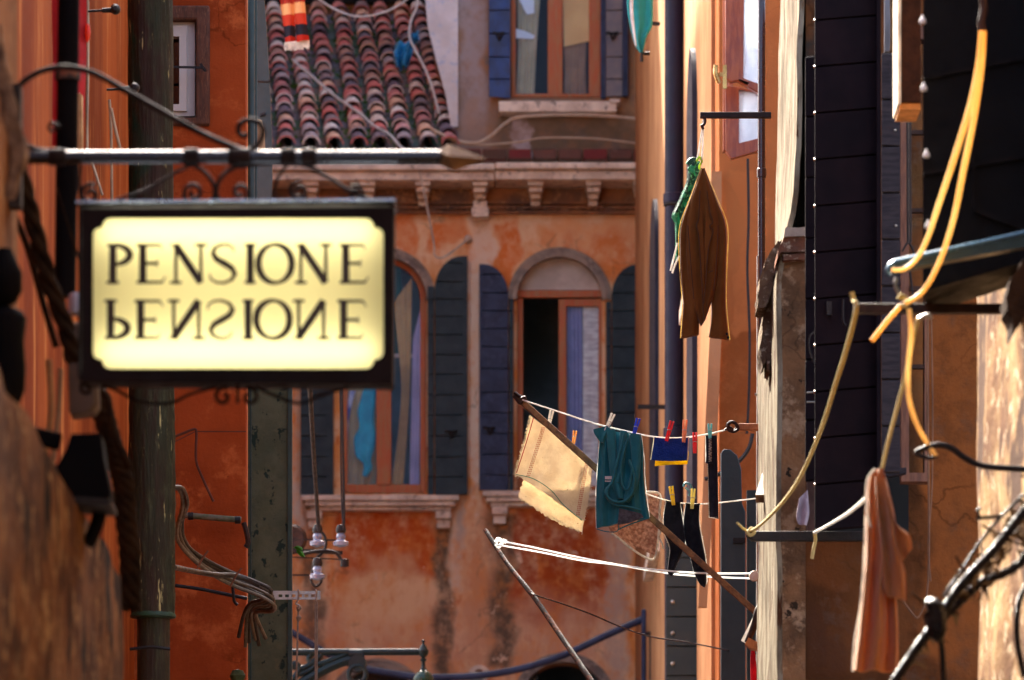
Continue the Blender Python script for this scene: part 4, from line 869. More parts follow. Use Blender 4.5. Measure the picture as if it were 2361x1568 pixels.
# conduits and cables on orange wall
single('cable', MB().tube(line([(388, 1012), (420, 1000), (447, 990), (453, 1000), (452, 1060), (466, 1100), (492, 1156)], 21.9), .005, 8), mat('red_brown_wire', (.12, .03, .012), scale=9), 'thin brown wire bent over the orange wall and left dangling', 'wire')
single('cable', MB().tube(line([(400, 1020), (450, 995), (567, 995)], 21.97), .002, 6, 1), MATS['red_brown_wire'], 'hair-thin wire running straight across the orange wall', 'wire')
cp = thing('conduit', 'short metal conduit fixed flat on the orange wall above the cable bundle', 'conduit', P(490, 1190, 21.9))
part('tube', MB().tube([P(427, 1188, 21.88), P(556, 1199, 21.88)], px(7, 22), 12, 1), mat('mossy_metal', (.16, .12, .08), (.07, .08, .03), scale=20, rough=.6), cp)
part('clip', MB().lathe(tuple(P(440, 1190, 21.88)), [(px(9, 22), -.01), (px(9, 22), .01)], 10, 'x').lathe(tuple(P(548, 1199, 21.88)), [(px(9, 22), -.01), (px(9, 22), .01)], 10, 'x'), m_iron, cp)
m_gc2 = mat('pale_brown_cable', (.17, .125, .075), (.10, .07, .04), scale=20, rough=.5, bump=.2)
CB = thing('cable_bundle', 'bundle of thick grey-brown cables sagging from the weathered post past the orange wall corner', 'cable', P(500, 1400, 21))
m_gc = mat('grey_brown_cable', (.055, .038, .022), (.03, .021, .013), scale=20, rough=.5, bump=.2)
base_ = [(395, 1124), (418, 1128), (427, 1165), (414, 1218), (434, 1268), (482, 1308), (542, 1338), (592, 1358), (628, 1376), (618, 1394), (588, 1400), (576, 1420), (582, 1470)]
dep_ = [20.2, 20.3, 20.5, 20.8, 21, 21.2, 21.3, 21.3, 21.3, 21.4, 21.5, 21.6, 21.7]
for i in range(6):
    sp_ = [0, .5, .8, 1.0, 1.0, 1.0, 1.2, 1.3, 1.2, 1.0, .8, 1.2, 2.6]
    pts = [(x + (i - 2.5) * (-3.2 if k < 4 else 1.2 if k < 9 else 4.5) * sp_[k] + random.uniform(-2.5, 2.5), y + (i - 2.5) * 5.2 * sp_[k] * (0 if k < 3 or k > 10 else 1) + random.uniform(-2.5, 2.5) + (random.uniform(-10, 40) if k == 12 else 0)) for k, (x, y) in enumerate(base_)]
    part('cable', MB().tube(line(pts, [d_ + .02 * ((i * 7) % 5) for d_ in dep_]), random.choice((.0062, .0075, .0085)), 8), (m_gc, m_gc2)[i % 2], CB)
tt = MB()
for (x, y) in ((468, 1290), (545, 1330)): tt.tube(line([(x - 14, y + 22), (x, y - 4), (x + 12, y - 20)], 21.05), .004, 6)
part('tie', tt, mat('rust_tie', (.16, .05, .02), scale=9), CB)
single('cable', MB().tube(line([(402, 1308), (450, 1318), (500, 1326), (545, 1328), (600, 1350)], [20.4, 21, 21.2, 21.3, 21.3]), .010, 8), m_gc, 'single dark cable joining the bundle from the post side', 'cable')
single('cable', MB().tube(line([(404, 1350), (460, 1358), (530, 1372), (570, 1380)], 21.85), .007, 8), m_iron, 'lower black cable along the orange wall under the bundle', 'cable')
single('cable', MB().tube(line([(528, 1330), (536, 1350), (540, 1385), (548, 1395)], 21.5), .006, 8), m_iron, 'short black cable dropping from the bundle before the wall corner', 'cable')
single('valve', MB().lathe(tuple(P(548, 1558, 21.6)), [(.0, -.03), (.02, -.03), (.03, 0), (.02, .02), (.0, .025)], 14), mat('green_valve', (.06, .08, .02), scale=10), 'small green fitting at the foot of the orange wall corner', 'fitting')
single('rust_hook', MB().tube(line([(562, 1205), (568, 1225), (572, 1250), (566, 1262)], 21.8), .01, 8), m_iron_b, 'rusty hook on the corner of the orange wall', 'hook')

# green boards right of that
GB = thing('green_panel', 'flaking green painted wooden board with dark spots standing behind the sign', 'board', P(620, 1568, 26))
GD = 26.0
m_green = mat('flaking_green_paint', (.085, .11, .065), (.055, .078, .045), scale=5, rough=.65, spec=.2, bump=.4, c3=(.085, .10, .055), fleck=((.008, .026, .018), 13, .565, (1, 1, .8)))
part('board', MB().plate(rect(570, 600, 663, 3000), GD, .05), m_green, GB)
part('edge_strip', MB().plate(rect(663.5, 600, 673, 3000), GD - .02, .07).plate(rect(575, 602, 580, 2998), GD - .012, .013), mat('dark_green_edge', (.012, .045, .035), (.01, .03, .022), scale=8, rough=.5, fleck=((.005, .012, .01), 16, .6)), GB)
single('downpipe', MB().tube([P(578, -100, 27), P(578, 500, 27)], px(10, 27), 14, 1).tube([P(589, -100, 27.1), P(589, 500, 27.1)], px(5, 27), 10, 1), mat('bottle_green', (.006, .022, .015), (.012, .03, .022), scale=8, rough=.4), 'dark bottle-green pipe beside the corner of the orange wall', 'pipe')
S3 = thing('shutter', 'dark grey-green shutter leaf seen at the left edge of the tiled roof', 'shutter', P(608, 480, 30))
part('leaf', MB().plate([(592, -100), (602, -100), (614, 60), (622, 200), (628, 345), (628, 480), (592, 480)], 30, .04), mat('grey_green_leaf', (.028, .040, .036), (.018, .03, .026), scale=8, rough=.5), S3)
part('hinge', MB().tube(line([(590, 187), (618, 188), (622, 184)], 29.9), .008, 6).plate([(600, 262), (612, 258), (612, 264), (600, 268)], 29.98, .02), m_iron, S3)
single('stone_corbel', MB().plate([(560, 275), (604, 275), (606, 330), (604, 345), (560, 345)], 27.6, .3).plate([(562, 345.5), (588, 345.5), (584, 400), (572, 440), (562, 440)], 27.7, .2), mat('tan_stone', (.36, .24, .13), (.24, .15, .08), scale=8, rough=.9), 'tan stone corbel behind the iron scroll of the sign', 'corbel', bevel=.012)
# perforated steel bracket with cords
PB = thing('bracket', 'perforated steel rail sticking out past the green board', 'bracket', P(670, 1380, 24))
sl = [rect(x, 1370, x + 9, 1377) for x in (642, 657, 672, 687, 702, 717)]
part('rail', MB().plate(rect(600, 1364, 739, 1382), 24, .012, sl).bar(P(600, 1364, 24.02), P(739, 1364, 24.02), .03, .003), m_steel, PB)
part('eye_bolt', MB().tube(line([(686, 1360), (689, 1364), (687, 1384), (682, 1392), (690, 1396), (688, 1404)], 23.99), .004, 6), m_steel, PB)
part('eye_bolt', MB().tube(line([(727, 1360), (730, 1364), (729, 1386)], 23.99), .004, 6), m_steel, PB)
m_cord = mat('taut_cord', (.26, .22, .17), (.18, .15, .12), scale=50, rough=.8)
cd = thing('cord', 'taut pale cord with knots hanging from the perforated rail near the green board', 'cord', P(684, 1568, 24), 'cords under the perforated rail')
part('line', MB().tube(line([(688, 1400), (686, 1470), (680, 1700)], 24), .0045, 6), m_cord, cd)
part('knot', MB().tube(line([(688, 1395), (689, 1402), (687, 1410)], 24), [.004, .012, .004], 8).tube(line([(688, 1418), (689, 1424), (687, 1433)], 24), [.004, .012, .004], 8), m_cord, cd)
single('cord', MB().tube(line([(727, 1385), (727, 1470), (728, 1700)], 24), .004, 6).tube(line([(731, 1385), (731, 1470), (730, 1700)], 24), .004, 6), m_cord, 'doubled pale cord hanging from the outer end of the perforated rail', 'cord', 'cords under the perforated rail')
single('sprig', MB().sheet([(676, 1262), (684, 1268), (690, 1272)], [(686, 1258), (696, 1262), (698, 1268)], 25.5, .01, 1, nu=6, nv=6).sheet([(682, 1270), (690, 1280), (700, 1285)], [(690, 1268), (698, 1272), (704, 1284)], 25.5, .01, 1, nu=6, nv=6),
       mat('leaf_green', (.06, .30, .03), (.04, .2, .02), scale=20, transl=.4), 'tiny bright green sprig growing from behind the green board', 'plant')

# insulators
IN = thing('insulator_rack', 'black iron rack with white porcelain insulators and wires against the orange wall', 'insulator rack', P(735, 1330, 32))
ir = MB(); 
for (a, b, t) in (((660, 1243), (788, 1246), .008), ((660, 1268), (790, 1275), .02), ((660, 1284), (790, 1290), .006), ((660, 1326), (730, 1326), .008)): ir.bar(P(*a, 32), P(*b, 32), t)
ir.tube(line([(735, 1222), (746, 1232), (752, 1250), (746, 1272), (728, 1290), (720, 1318), (718, 1340), (728, 1352), (740, 1342), (742, 1320)], 31.95), .008, 8)
ir.tube(line([(700, 1276), (745, 1270), (775, 1275), (790, 1298)], 31.95), .01, 8).lathe(tuple(P(795, 1298, 31.9)), [(.0, -.025), (.025, -.02), (.025, .02), (0, .025)], 12)
part('iron_arm', ir, m_iron, IN)
m_porc = mat('white_porcelain', (.20, .25, .36), (.14, .17, .26), scale=10, rough=.12, bump=0, coat=.5)
for (x, y) in ((732, 1250), (786, 1250), (732, 1326)):
    q = P(x, y, 31.85); part('insulator', MB().lathe(tuple(q), [(.0, .055), (.02, .05), (.028, .03), (.022, .015), (.045, .0), (.042, -.02), (.018, -.026), (.0, -.03)], 18), m_porc, IN)
    part('cap', MB().lathe((q.x, q.y, q.z + .05), [(.0, .05), (.022, .045), (.03, .02), (.026, 0), (0, 0)], 14), m_iron, IN)
single('wire', MB().tube(line([(712, 860), (715, 900), (724, 1060), (735, 1222)], [29.5, 29.5, 30.5, 31.8]), [.013, .013, .011, .011], 8), m_iron, 'thick black wire dropping from behind the sign to the left insulator', 'wire', 'wires down to the insulators')
single('wire', MB().tube(line([(788, 860), (789, 960), (792, 1100), (793, 1222)], 31.8), .008, 8).tube(line([(783, 885), (785, 960), (786, 1100), (790, 1222)], 31.8), .004, 6), m_iron, 'thinner pair of black wires dropping to the right insulator', 'wire', 'wires down to the insulators')
single('porcelain_ring', MB().lathe(tuple(P(673, 1243, 33)), [(.0, -.01), (.07, -.02), (.09, .0), (.07, .03)], 16, 'y'), m_iron_b, 'round rusty ring half hidden behind the green board', 'ring')

# green lamp bracket at the bottom
LB = thing('street_lamp', 'dark green iron lamp bracket with scrolls and pointed finial at the bottom', 'street lamp', P(975, 1600, 34))
LD = 34.0
m_lg = mat('lamp_green', (.004, .017, .018), (.006, .012, .014), scale=10, rough=.4, bump=.1, spec=.25)
part('arm', MB().tube([P(640, 1504, LD), P(972, 1503, LD)], px(8, LD), 12, 1), m_lg, LB)
q = P(976, 1503, LD); u = px(1, LD)
part('finial', MB().lathe(tuple(q), [(0, 28*u), (3*u, 27*u), (4*u, 23*u), (2*u, 20*u), (8*u, 12*u), (13*u, 2*u), (11*u, -6*u), (4*u, -14*u), (8*u, -18*u), (4*u, -24*u), (5*u, -36*u), (8*u, -42*u)], 18), m_lg, LB)
part('lamp_cap', MB().lathe((q.x, q.y, q.z), [(8*u, -42*u), (18*u, -50*u), (24*u, -60*u), (23*u, -68*u), (19*u, -72*u), (20*u, -110*u), (60*u, -160*u), (62*u, -170*u)], 22), mat('cap_green', (.008, .05, .035), scale=10, rough=.3), LB)
scr = MB()
scr.tube(line([(672, 1536), (700, 1540), (730, 1520), (740, 1508), (720, 1506), (712, 1520), (730, 1532), (770, 1520), (800, 1508)], LD), .018, 8)
scr.tube(line([(670, 1590), (720, 1560), (780, 1530), (840, 1512)], LD), .028, 8).tube(line([(672, 1570), (690, 1545), (680, 1530), (672, 1540)], LD), .02, 8)
scr.tube(line([(690, 1556), (715, 1545), (735, 1530), (760, 1535), (790, 1525)], LD), .016, 8)
part('scroll', scr, m_lg, LB)
part('boss', MB().tube(line([(805, 1508), (835, 1508)], LD), px(12, LD), 12, 1).lathe(tuple(P(824, 1530, LD)), [(px(20, LD), -.03), (px(22, LD), 0), (px(20, LD), .03)], 16, 'y').tube(line(arc(824, 1555, 20, 20, -90, 250, 14), LD - .02), .016, 8, 1), m_lg, LB)
m_bp = mat('blue_grey_pole', (.028, .034, .07), (.018, .02, .042), scale=8, rough=.5, spec=.2, bump=.1)
BP = thing('bracket', 'long blue-grey iron arm sweeping up to a short upright post', 'bracket', P(1485, 1568, 44))
part('arm', MB().tube(line([(830, 1540), (900, 1552), (980, 1562), (1100, 1558), (1200, 1542), (1300, 1510), (1400, 1464), (1482, 1428)], 44), .028, 12), m_bp, BP)
part('post', MB().plate(rect(1479, 1404, 1490, 2900), 43.95, .05), m_bp, BP, bevel=.01)
part('brace', MB().tube(line([(1490, 1464), (1500, 1466), (1500, 1568)], 43.98), .012, 8), m_iron, BP)
single('pole', MB().tube(line([(640, 1440), (690, 1468), (760, 1510), (830, 1540)], 44), .026, 12), m_bp, 'dark blue-grey pipe slanting down left of the lamp bracket', 'pipe')
single('wall_fitting', MB().tube(line([(1086, 1560), (1100, 1570), (1110, 1558)], 49.8), .03, 8), m_steel, 'rusty pipe stub in the small round hole low in the orange wall', 'fitting')
single('socket', MB().lathe(tuple(P(1079, 551, 49.95)), [(0.012, -.05), (.02, -.05), (.034, -.01), (.036, .05)], 12, 'y'), m_stone, 'small round socket on the orange wall left of the arched window', 'socket')

# ------------------------------------------------------------------ washing: rusty pole, wooden pole, lines
single('pole', MB().tube([P(1119, 1222, 25), P(1170, 1300, 24.8), P(1230, 1375, 24.6), P(1290, 1462, 24.4), P(1370, 1580, 24.1), P(1480, 1740, 23.8)], [.0095, .0105, .0115, .012, .013, .013], 12, 3, wob=.12), m_rust, 'rusty iron pole slanting up from the bottom with white lines tied near its tip', 'pole')
m_wline = mat('white_plastic_line', (.92, .94, .92), (.88, .9, .9), scale=20, rough=.3, bump=0, transl=.5, spec=.8, coat=.5)
rp = thing('clothes_line', 'pair of white washing lines tied to the rusty pole', 'clothes line', P(1140, 1250, 24.9))
part('cord', MB().tube(line([(1148, 1247), (1220, 1260), (1330, 1284), (1450, 1306), (1560, 1318), (1640, 1322), (1742, 1322)], 23.6), .0036, 8), m_wline, rp)
part('cord', MB().tube(line([(1144, 1256), (1240, 1272), (1340, 1292), (1420, 1302), (1540, 1322), (1640, 1330), (1742, 1334)], 23.7), .0036, 8), m_wline, rp)
part('knot', MB().tube(line([(1142, 1250), (1150, 1243), (1158, 1250), (1150, 1260), (1143, 1254)], 24.8), .008, 8).tube(line([(1158, 1246), (1168, 1250)], 24.7), .009, 8), m_wline, rp)
part('pulley', MB().lathe(tuple(P(1739, 1328, 23.4)), [(.0, -.015), (.02, -.013), (.022, 0), (.016, .004), (.022, .008), (.02, .02), (0, .022)], 16, 'y'), mat('ivory', (.7, .62, .48), scale=9, rough=.4), rp)
single('wire', MB().tube(line([(1226, 1368), (1245, 1376), (1290, 1390), (1360, 1415), (1430, 1445), (1500, 1468), (1580, 1480), (1680, 1500)], [24.6, 24.6, 25, 25.5, 26, 26.5, 27, 28]), .0038, 6), m_iron_b, 'thin dark twisted wire running right from the middle of the rusty pole', 'wire')
tip = P(1188, 912, 23.62); foot = P(1752, 1420, 23.45)
wp = thing('pole', 'long weathered wooden pole slanting across the washing behind the towels', 'pole', foot)
part('shaft', MB().bar(tip, foot, .026, .016, Vector((0, 1, 0))), m_wood, wp, bevel=.003)
part('lashing', MB().tube(line([(1186, 905), (1196, 912), (1206, 918), (1200, 930), (1190, 920), (1184, 912)], 23.6), .008, 8, wob=.4).tube(line([(1200, 920), (1210, 916), (1212, 926)], 23.58), .006, 8), m_iron_b, wp)
LD1 = 23.4
cl1 = thing('clothes_line', 'upper washing line from the wooden pole tip to the rusty pulley', 'clothes line', P(1690, 985, LD1), 'washing lines with pegs')
part('cord', MB().tube(line([(1204, 922), (1290, 950), (1370, 976), (1440, 993), (1500, 1006), (1560, 1010), (1620, 1003), (1680, 990)], [23.58, 23.5, 23.42, 23.4, 23.4, 23.4, 23.4, 23.4]), .0030, 8), m_rope, cl1)
pu = thing('pulley', 'rusty iron pulley on an orange wooden bracket at the end of the upper washing line', 'pulley', P(1700, 985, LD1))
part('wheel', MB().tube(line(arc(1688, 984, 11, 11, 0, 350, 16), LD1), .007, 8, 1, wob=.3).tube(line([(1672, 992), (1680, 984), (1690, 990)], LD1), .005, 8), m_iron_b, pu)
part('knot', MB().tube(line([(1690, 974), (1700, 980), (1702, 990), (1690, 996), (1684, 988)], LD1 - .02), .006, 8, wob=.3), m_iron_b, pu)
part('wood_bracket', MB().bar(P(1703, 985, LD1), P(1765, 985, LD1), .03, px(15, LD1)), mat('orange_wood', (.50, .20, .06), (.30, .12, .04), scale=30, rough=.7), pu, bevel=.003)
cl2 = thing('clothes_line', 'lower washing line with the socks, ending at the sunlit corner', 'clothes line', P(1755, 1150, LD1), 'washing lines with pegs')
part('cord', MB().tube(line([(1470, 1128), (1500, 1142), (1550, 1157), (1600, 1162), (1650, 1160), (1755, 1148)], 23.64), .0028, 8), m_rope, cl2)
single('hanger_loop', MB().tube(line([(1576, 1122), (1580, 1114), (1592, 1118), (1598, 1136), (1602, 1150)], 23.8), .005, 8).tube(line([(1580, 1124), (1590, 1134), (1588, 1144)], 23.8), .004, 8), mat('aqua_plastic', (.10, .30, .36), scale=10, rough=.3), 'small aqua plastic hook on the lower line between the socks and the strap', 'hook')

# pegs
def peg_proto(x, y, ang, L, mt, lab, d=LD1 - .03):
    base = P(x, y, d); t_ = thing('clothes_peg', lab, 'clothes peg', base, 'clothes pegs on the washing lines')
    h = px(L, d); rot = Matrix.Rotation(R(ang), 3, 'Y'); w_ = .0065
    for s in (-1, 1):
        b = MB(); pr_ = [(.0036 * s, -h / 2, .0065), (.0045 * s, h * .05, .0088), (.0062 * s, h / 2, .0075)]
        c_ = []
        for (xx, zz, ww) in pr_:
            for (dx, dy) in ((-ww / 2, -.006), (ww / 2, -.006), (ww / 2, .006), (-ww / 2, .006)): c_.append(base + rot @ Vector((xx + dx, dy, zz)))
        f = [(3, 2, 1, 0), (8, 9, 10, 11)] + [(a * 4 + i, a * 4 + (i + 1) % 4, (a + 1) * 4 + (i + 1) % 4, (a + 1) * 4 + i) for a in (0, 1) for i in range(4)]
        b.add(c_, f); part('leg', b, mt, t_, bevel=.001)
    sp = MB().tube([base + rot @ Vector((-.009, -.007, h * .02)), base + rot @ Vector((0, -.010, h * .05)), base + rot @ Vector((.009, -.007, h * .02))], .0014, 6, 2)
    part('spring', sp, m_steel, t_); return t_
def pm(n, c): return mat('peg_' + n, c, tuple(v * .8 for v in c), scale=30, rough=.5, bump=.1, transl=.25)
pegs = [(1268, 968, 12, 46, 'white', (.8, .78, .7), 'white peg holding the cream towel left of the wooden pole', 24.05), (1324, 1008, 8, 30, 'amber', (.75, .36, .08), 'amber peg peeping over the wooden pole on the cream towel', 23.9),
 (1405, 974, 24, 44, 'ivory', (.85, .82, .74), 'white peg on the left shoulder of the teal shirt', None), (1466, 986, 16, 44, 'blue', (.02, .08, .6), 'royal blue peg on the right side of the teal shirt', None),
 (1543, 994, 16, 48, 'red', (.75, .02, .02), 'large red peg on the blue and yellow cloth', None), (1578, 994, 4, 52, 'orange', (.80, .33, .15), 'light orange peg on the right corner of the blue cloth', None),
 (1602, 1021, 0, 48, 'crimson', (.78, .03, .03), 'red peg hanging by itself on the line between blue cloth and strap', None), (1637, 994, 0, 34, 'aqua', (.18, .60, .58), 'aqua peg on the dark strap', None),
 (1550, 1143, -8, 44, 'yellow', (.85, .62, .02), 'yellow peg on the left black sock', 23.6), (1597, 1150, 4, 46, 'lemon', (.85, .75, .22), 'pale yellow peg on the right black sock', 23.6)]
for (x, y, a, L, n_, c_, lab, d) in pegs: peg_proto(x, y, a, L, pm(n_, c_), lab, d or LD1 - .03)

# cream towel
def px_stripes(m, d, bands, axis=(1, 0), z=False):
    # woven stripes: bands = (offset0, offset1, colour) along a direction in the cloth's plane (photo units turned into metres)
    t = m.node_tree; b = t.nodes['Principled BSDF']; g = _n(t, 'ShaderNodeNewGeometry'); sp = _n(t, 'ShaderNodeSeparateXYZ'); t.links.new(g.outputs['Position'], sp.inputs[0])
    src = b.inputs['Base Color'].links[0].from_socket
    val = mth(t, 'ADD', mth(t, 'MULTIPLY', sp.outputs[0], axis[0]), mth(t, 'MULTIPLY', sp.outputs[2], axis[1]))
    for (x0, y0, x1, y1, w_, cc, br) in bands:
        pass
    return val, src, t, b
m_tow = mat('cream_towelling', (.78, .68, .50), (.70, .59, .42), scale=20, rough=.95, bump=.7, bscale=130, transl=.35, sheen=.4, fleck=((.45, .34, .2), 60, .66))
TW = thing('towel', 'cream tea towel with red stripes and frayed edges on the left of the washing line', 'towel', P(1270, 1220, 23.7))
tA = [(1224, 958), (1212, 1010), (1200, 1050), (1188, 1092)]; tB = [(1366, 1070), (1362, 1110), (1355, 1160), (1345, 1200)]
top = lambda u: (1224 + (1366 - 1224) * u, 958 + 112 * u)
part('cloth', MB().sheet(tA, tB, 23.7, .02, 1, nu=40, nv=40, seed=.5, ragged=1.2), m_tow, TW)
part('back_layer', MB().sheet([(1212, 1096), (1202, 1120), (1196, 1146)], [(1362, 1096), (1352, 1170), (1342, 1226)], 23.76, .015, 1, nu=40, nv=20, seed=1.5, ragged=2.2, sag=10), m_tow, TW)
m_rs = mat('red_thread', (.48, .05, .04), (.58, .18, .12), scale=150, rough=.9, transl=.3, lo=.4, hi=.6)
st = MB()
def strip_on(mb, a, b, w_, d, n=16):
    for k in range(n):
        p = (lerp(a[0], b[0], k / n), lerp(a[1], b[1], k / n)); q = (lerp(a[0], b[0], (k + 1) / n), lerp(a[1], b[1], (k + 1) / n)); mb.bar(P(*p, d), P(*q, d), w_, .0008, Vector((0, 1, 0)))
for i in range(24):
    k = i / 24; x = lerp(1250, 1214, k); y = lerp(985, 1100, k)
    for o in (0, 3.2, 6.4): st.bar(P(x + o, y, 23.668), P(x + o - 1.0, y + 3.2, 23.668), .0026, .0012, Vector((0, 1, 0)))
part('stripe', st, m_rs, TW); st = MB()
for i in range(26):
    k = i / 26; x = lerp(1350, 1329, k); y = lerp(1068, 1190, k)
    for o in (0, 3.2, 6.0): st.bar(P(x + o, y, 23.668), P(x + o - .8, y + 3.2, 23.668), .0028, .0012, Vector((0, 1, 0)))

part('stripe', st, m_rs, TW)
part('selvedge', MB().tube(line([(1230, 964), (1216, 1012), (1204, 1050), (1191, 1090)], 23.668), .0022, 6), mat('red_selvedge', (.55, .02, .05), scale=20, transl=.3), TW)
part('green_hem', MB().tube(line([(1190, 1094), (1230, 1104), (1270, 1130), (1300, 1165), (1342, 1200)], 23.668), .0018, 6), mat('green_thread', (.06, .35, .22), scale=20), TW)
fr = MB()
def fringe(mb, pts, d, n, ln, dirv=(0, 1)):
    pp = resample(pts, n)
    for (x, y) in pp:
        l = ln * random.uniform(.4, 1.2); mb.tube(line([(x, y), (x + dirv[0] * l * .5 + random.uniform(-1, 1), y + dirv[1] * l * .5), (x + dirv[0] * l + random.uniform(-2, 2), y + dirv[1] * l + random.uniform(-2, 2))], d), .0009, 4, 1)
fringe(fr, [(1196, 1146), (1240, 1168), (1290, 1200), (1342, 1226)], 23.76, 80, 6); fringe(fr, tA, 23.7, 60, 4, (-1, .1)); fringe(fr, tB, 23.7, 60, 4, (1, .1)); fringe(fr, [(1188, 1095), (1212, 1100)], 23.7, 14, 5)
part('fringe', fr, mat('frayed_threads', (.8, .72, .55), scale=50, transl=.5, bump=0), TW)['kind'] = 'stuff'

# teal shirt
m_teal = mat('teal_jersey', (.008, .15, .18), (.006, .11, .14), scale=5, rough=.75, bump=.15, bscale=60, transl=.12, sheen=.3)
TS = thing('shirt', 'teal sports shirt pegged over the line beside the cream towel', 'shirt', P(1430, 1220, LD1))
part('body', MB().limb([(1368, 992), (1382, 1006), (1379, 1060), (1374, 1140), (1376, 1218)], [(1478, 1002), (1483, 1040), (1485, 1100), (1490, 1150), (1497, 1194)], LD1, .02, 9, .35, seed=.8, n=80, taper=.6), m_teal, TS)
part('sleeve', MB().limb([(1368, 990), (1370, 1000), (1384, 1020)], [(1410, 980), (1400, 1000), (1392, 1022)], LD1 - .03, .008, 3, .4, seed=2), m_teal, TS)
part('fold', MB().limb([(1398, 990), (1402, 1050), (1410, 1110), (1424, 1150)], [(1418, 990), (1422, 1050), (1428, 1100), (1440, 1150)], LD1 - .035, .010, 2, .3, seed=1).limb([(1430, 992), (1426, 1050), (1420, 1110)], [(1446, 995), (1440, 1060), (1432, 1116)], LD1 - .04, .010, 2, .3, seed=2)
     .limb([(1450, 998), (1456, 1060), (1450, 1110), (1436, 1150)], [(1476, 1002), (1478, 1060), (1470, 1120), (1450, 1160)], LD1 - .035, .010, 2, .3, seed=3), m_teal, TS)
def roll(mb, pts, w_, d, th=.006):
    mb.tube(line(pts, d), px(w_, d), 10)
rl = MB(); roll(rl, [(1440, 1000), (1424, 1060), (1412, 1110), (1400, 1128), (1404, 1150), (1432, 1158), (1456, 1140), (1462, 1100), (1450, 1060)], 3.4, LD1 - .05); roll(rl, [(1448, 1010), (1434, 1060), (1432, 1100), (1440, 1128), (1452, 1120), (1456, 1080)], 2.4, LD1 - .055)
roll(rl, [(1398, 1124), (1396, 1140), (1414, 1162), (1446, 1168), (1478, 1176)], 2.5, LD1 - .045)
part('neckband', rl, m_teal, TS)
part('lining', MB().plate([(1428, 1172), (1478, 1184), (1484, 1192), (1450, 1206), (1424, 1210)], LD1 - .047, .01), mat('black_mesh', (.012, .014, .018), (.05, .05, .06), scale=60, rough=.5), TS)
part('hem_or_rim', MB().tube(line([(1376, 1220), (1400, 1226), (1424, 1224), (1426, 1200), (1426, 1174)], LD1 - .035), .0022, 6).tube(line([(1424, 1222), (1450, 1210), (1497, 1194)], LD1 - .04), .003, 6), m_teal, TS)
lg = MB()
for i in range(7): lg.plate(rect(1395 + i * 2.3, 1098, 1396.6 + i * 2.3, 1105), LD1 - .052, .001)
for i in range(9): lg.plate(rect(1395 + i * 1.8, 1108, 1396.2 + i * 1.8, 1111), LD1 - .052, .001)
part('print', lg, mat('pale_print', (.6, .62, .62), scale=20, bump=0), TS)
# knit cloth behind
m_knit = mat('brown_knit', (.55, .34, .24), (.26, .12, .08), scale=60, rough=.95, bump=.6, bscale=120, transl=.25, weave=28)
KC = thing('cloth', 'brown and white knitted cloth with a white border hanging behind the teal shirt', 'cloth', P(1470, 1290, 23.8))
part('cloth', MB().sheet([(1425, 1130), (1400, 1200), (1412, 1232)], [(1518, 1136), (1518, 1200), (1512, 1284)], 23.8, .015, 1, nu=34, nv=34, seed=3), m_knit, KC)
part('border', MB().tube(line([(1490, 1134), (1522, 1140), (1521, 1180), (1518, 1240), (1510, 1286), (1494, 1288), (1460, 1268), (1425, 1240), (1410, 1230)], 23.78), .0048, 8), mat('white_border', (.7, .62, .52), scale=40, transl=.3), KC)
part('tie', MB().tube(line([(1520, 1240), (1526, 1252), (1530, 1266)], 23.75), .0035, 8).tube(line([(1518, 1180), (1528, 1210), (1516, 1245)], 23.75), .0025, 6), MATS['white_border'], KC)
# blue and yellow cloth
BC = thing('cloth', 'small folded cloth, blue outside and yellow inside, pegged near the red pegs', 'cloth', P(1544, 1076, LD1))
m_bl = mat('blue_terry', (.015, .05, .26), (.01, .035, .19), scale=20, rough=.95, bump=.8, bscale=140, transl=.15, sheen=.5)
m_yt = mat('yellow_terry', (.75, .55, .02), (.62, .44, .02), scale=20, rough=.95, bump=.6, bscale=120, transl=.35)
part('blue_side', MB().sheet([(1508, 1008), (1505, 1036), (1501, 1060)], [(1588, 1008), (1587, 1036), (1585, 1061)], LD1 - .01, .006, 1, nu=30, nv=20, ragged=.5, sag=3), m_bl, BC)
part('yellow_side', MB().sheet([(1514, 1040), (1511, 1060), (1510, 1074)], [(1588, 1040), (1587, 1056), (1585, 1070)], LD1 + .012, .006, 1, nu=30, nv=20, ragged=.6), m_yt, BC)
part('edging', MB().tube(line([(1508, 1008), (1504, 1036), (1500, 1060)], LD1 - .012), .002, 6).tube(line([(1588, 1010), (1586, 1036), (1585, 1062)], LD1 - .012), .002, 6), mat('pale_edging', (.75, .75, .6), scale=30, transl=.4), BC)
# strap
STp = thing('strap', 'long black strap with white stitching and lettering folded over the line under the aqua peg', 'strap', P(1640, 1195, LD1))
m_navy = mat('navy_webbing', (.012, .014, .022), (.02, .02, .03), scale=60, rough=.85, bump=.5, bscale=120, sheen=.3)
part('band', MB().sheet([(1630, 1004), (1632, 1100), (1634, 1192)], [(1653, 1004), (1655, 1100), (1657, 1196)], LD1 - .01, .004, 1, nu=14, nv=40), m_navy, STp)
part('front_fold', MB().sheet([(1627, 1004), (1628, 1050), (1627, 1068)], [(1645, 1004), (1645, 1040), (1644, 1070)], LD1 - .03, .003, 1, nu=10, nv=16), m_navy, STp)
stt = MB()
for (x0, x1) in ((1630.5, 1635), (1653, 1656.5)):
    for i in range(44): y = 1006 + i * 4.3; xx = lerp(x0, x1, i / 44); stt.bar(P(xx, y, LD1 - .022), P(xx + .2, y + 2.6, LD1 - .022), .0016, .001)
for i in range(6): stt.bar(P(1636 + i * 3.6, 1192, LD1 - .02), P(1638 + i * 3.6, 1192.6, LD1 - .02), .0016, .001)
part('stitching', stt, mat('white_thread', (.8, .75, .6), scale=20, bump=0, transl=.3), STp)
lt = MB(); yy = 1012
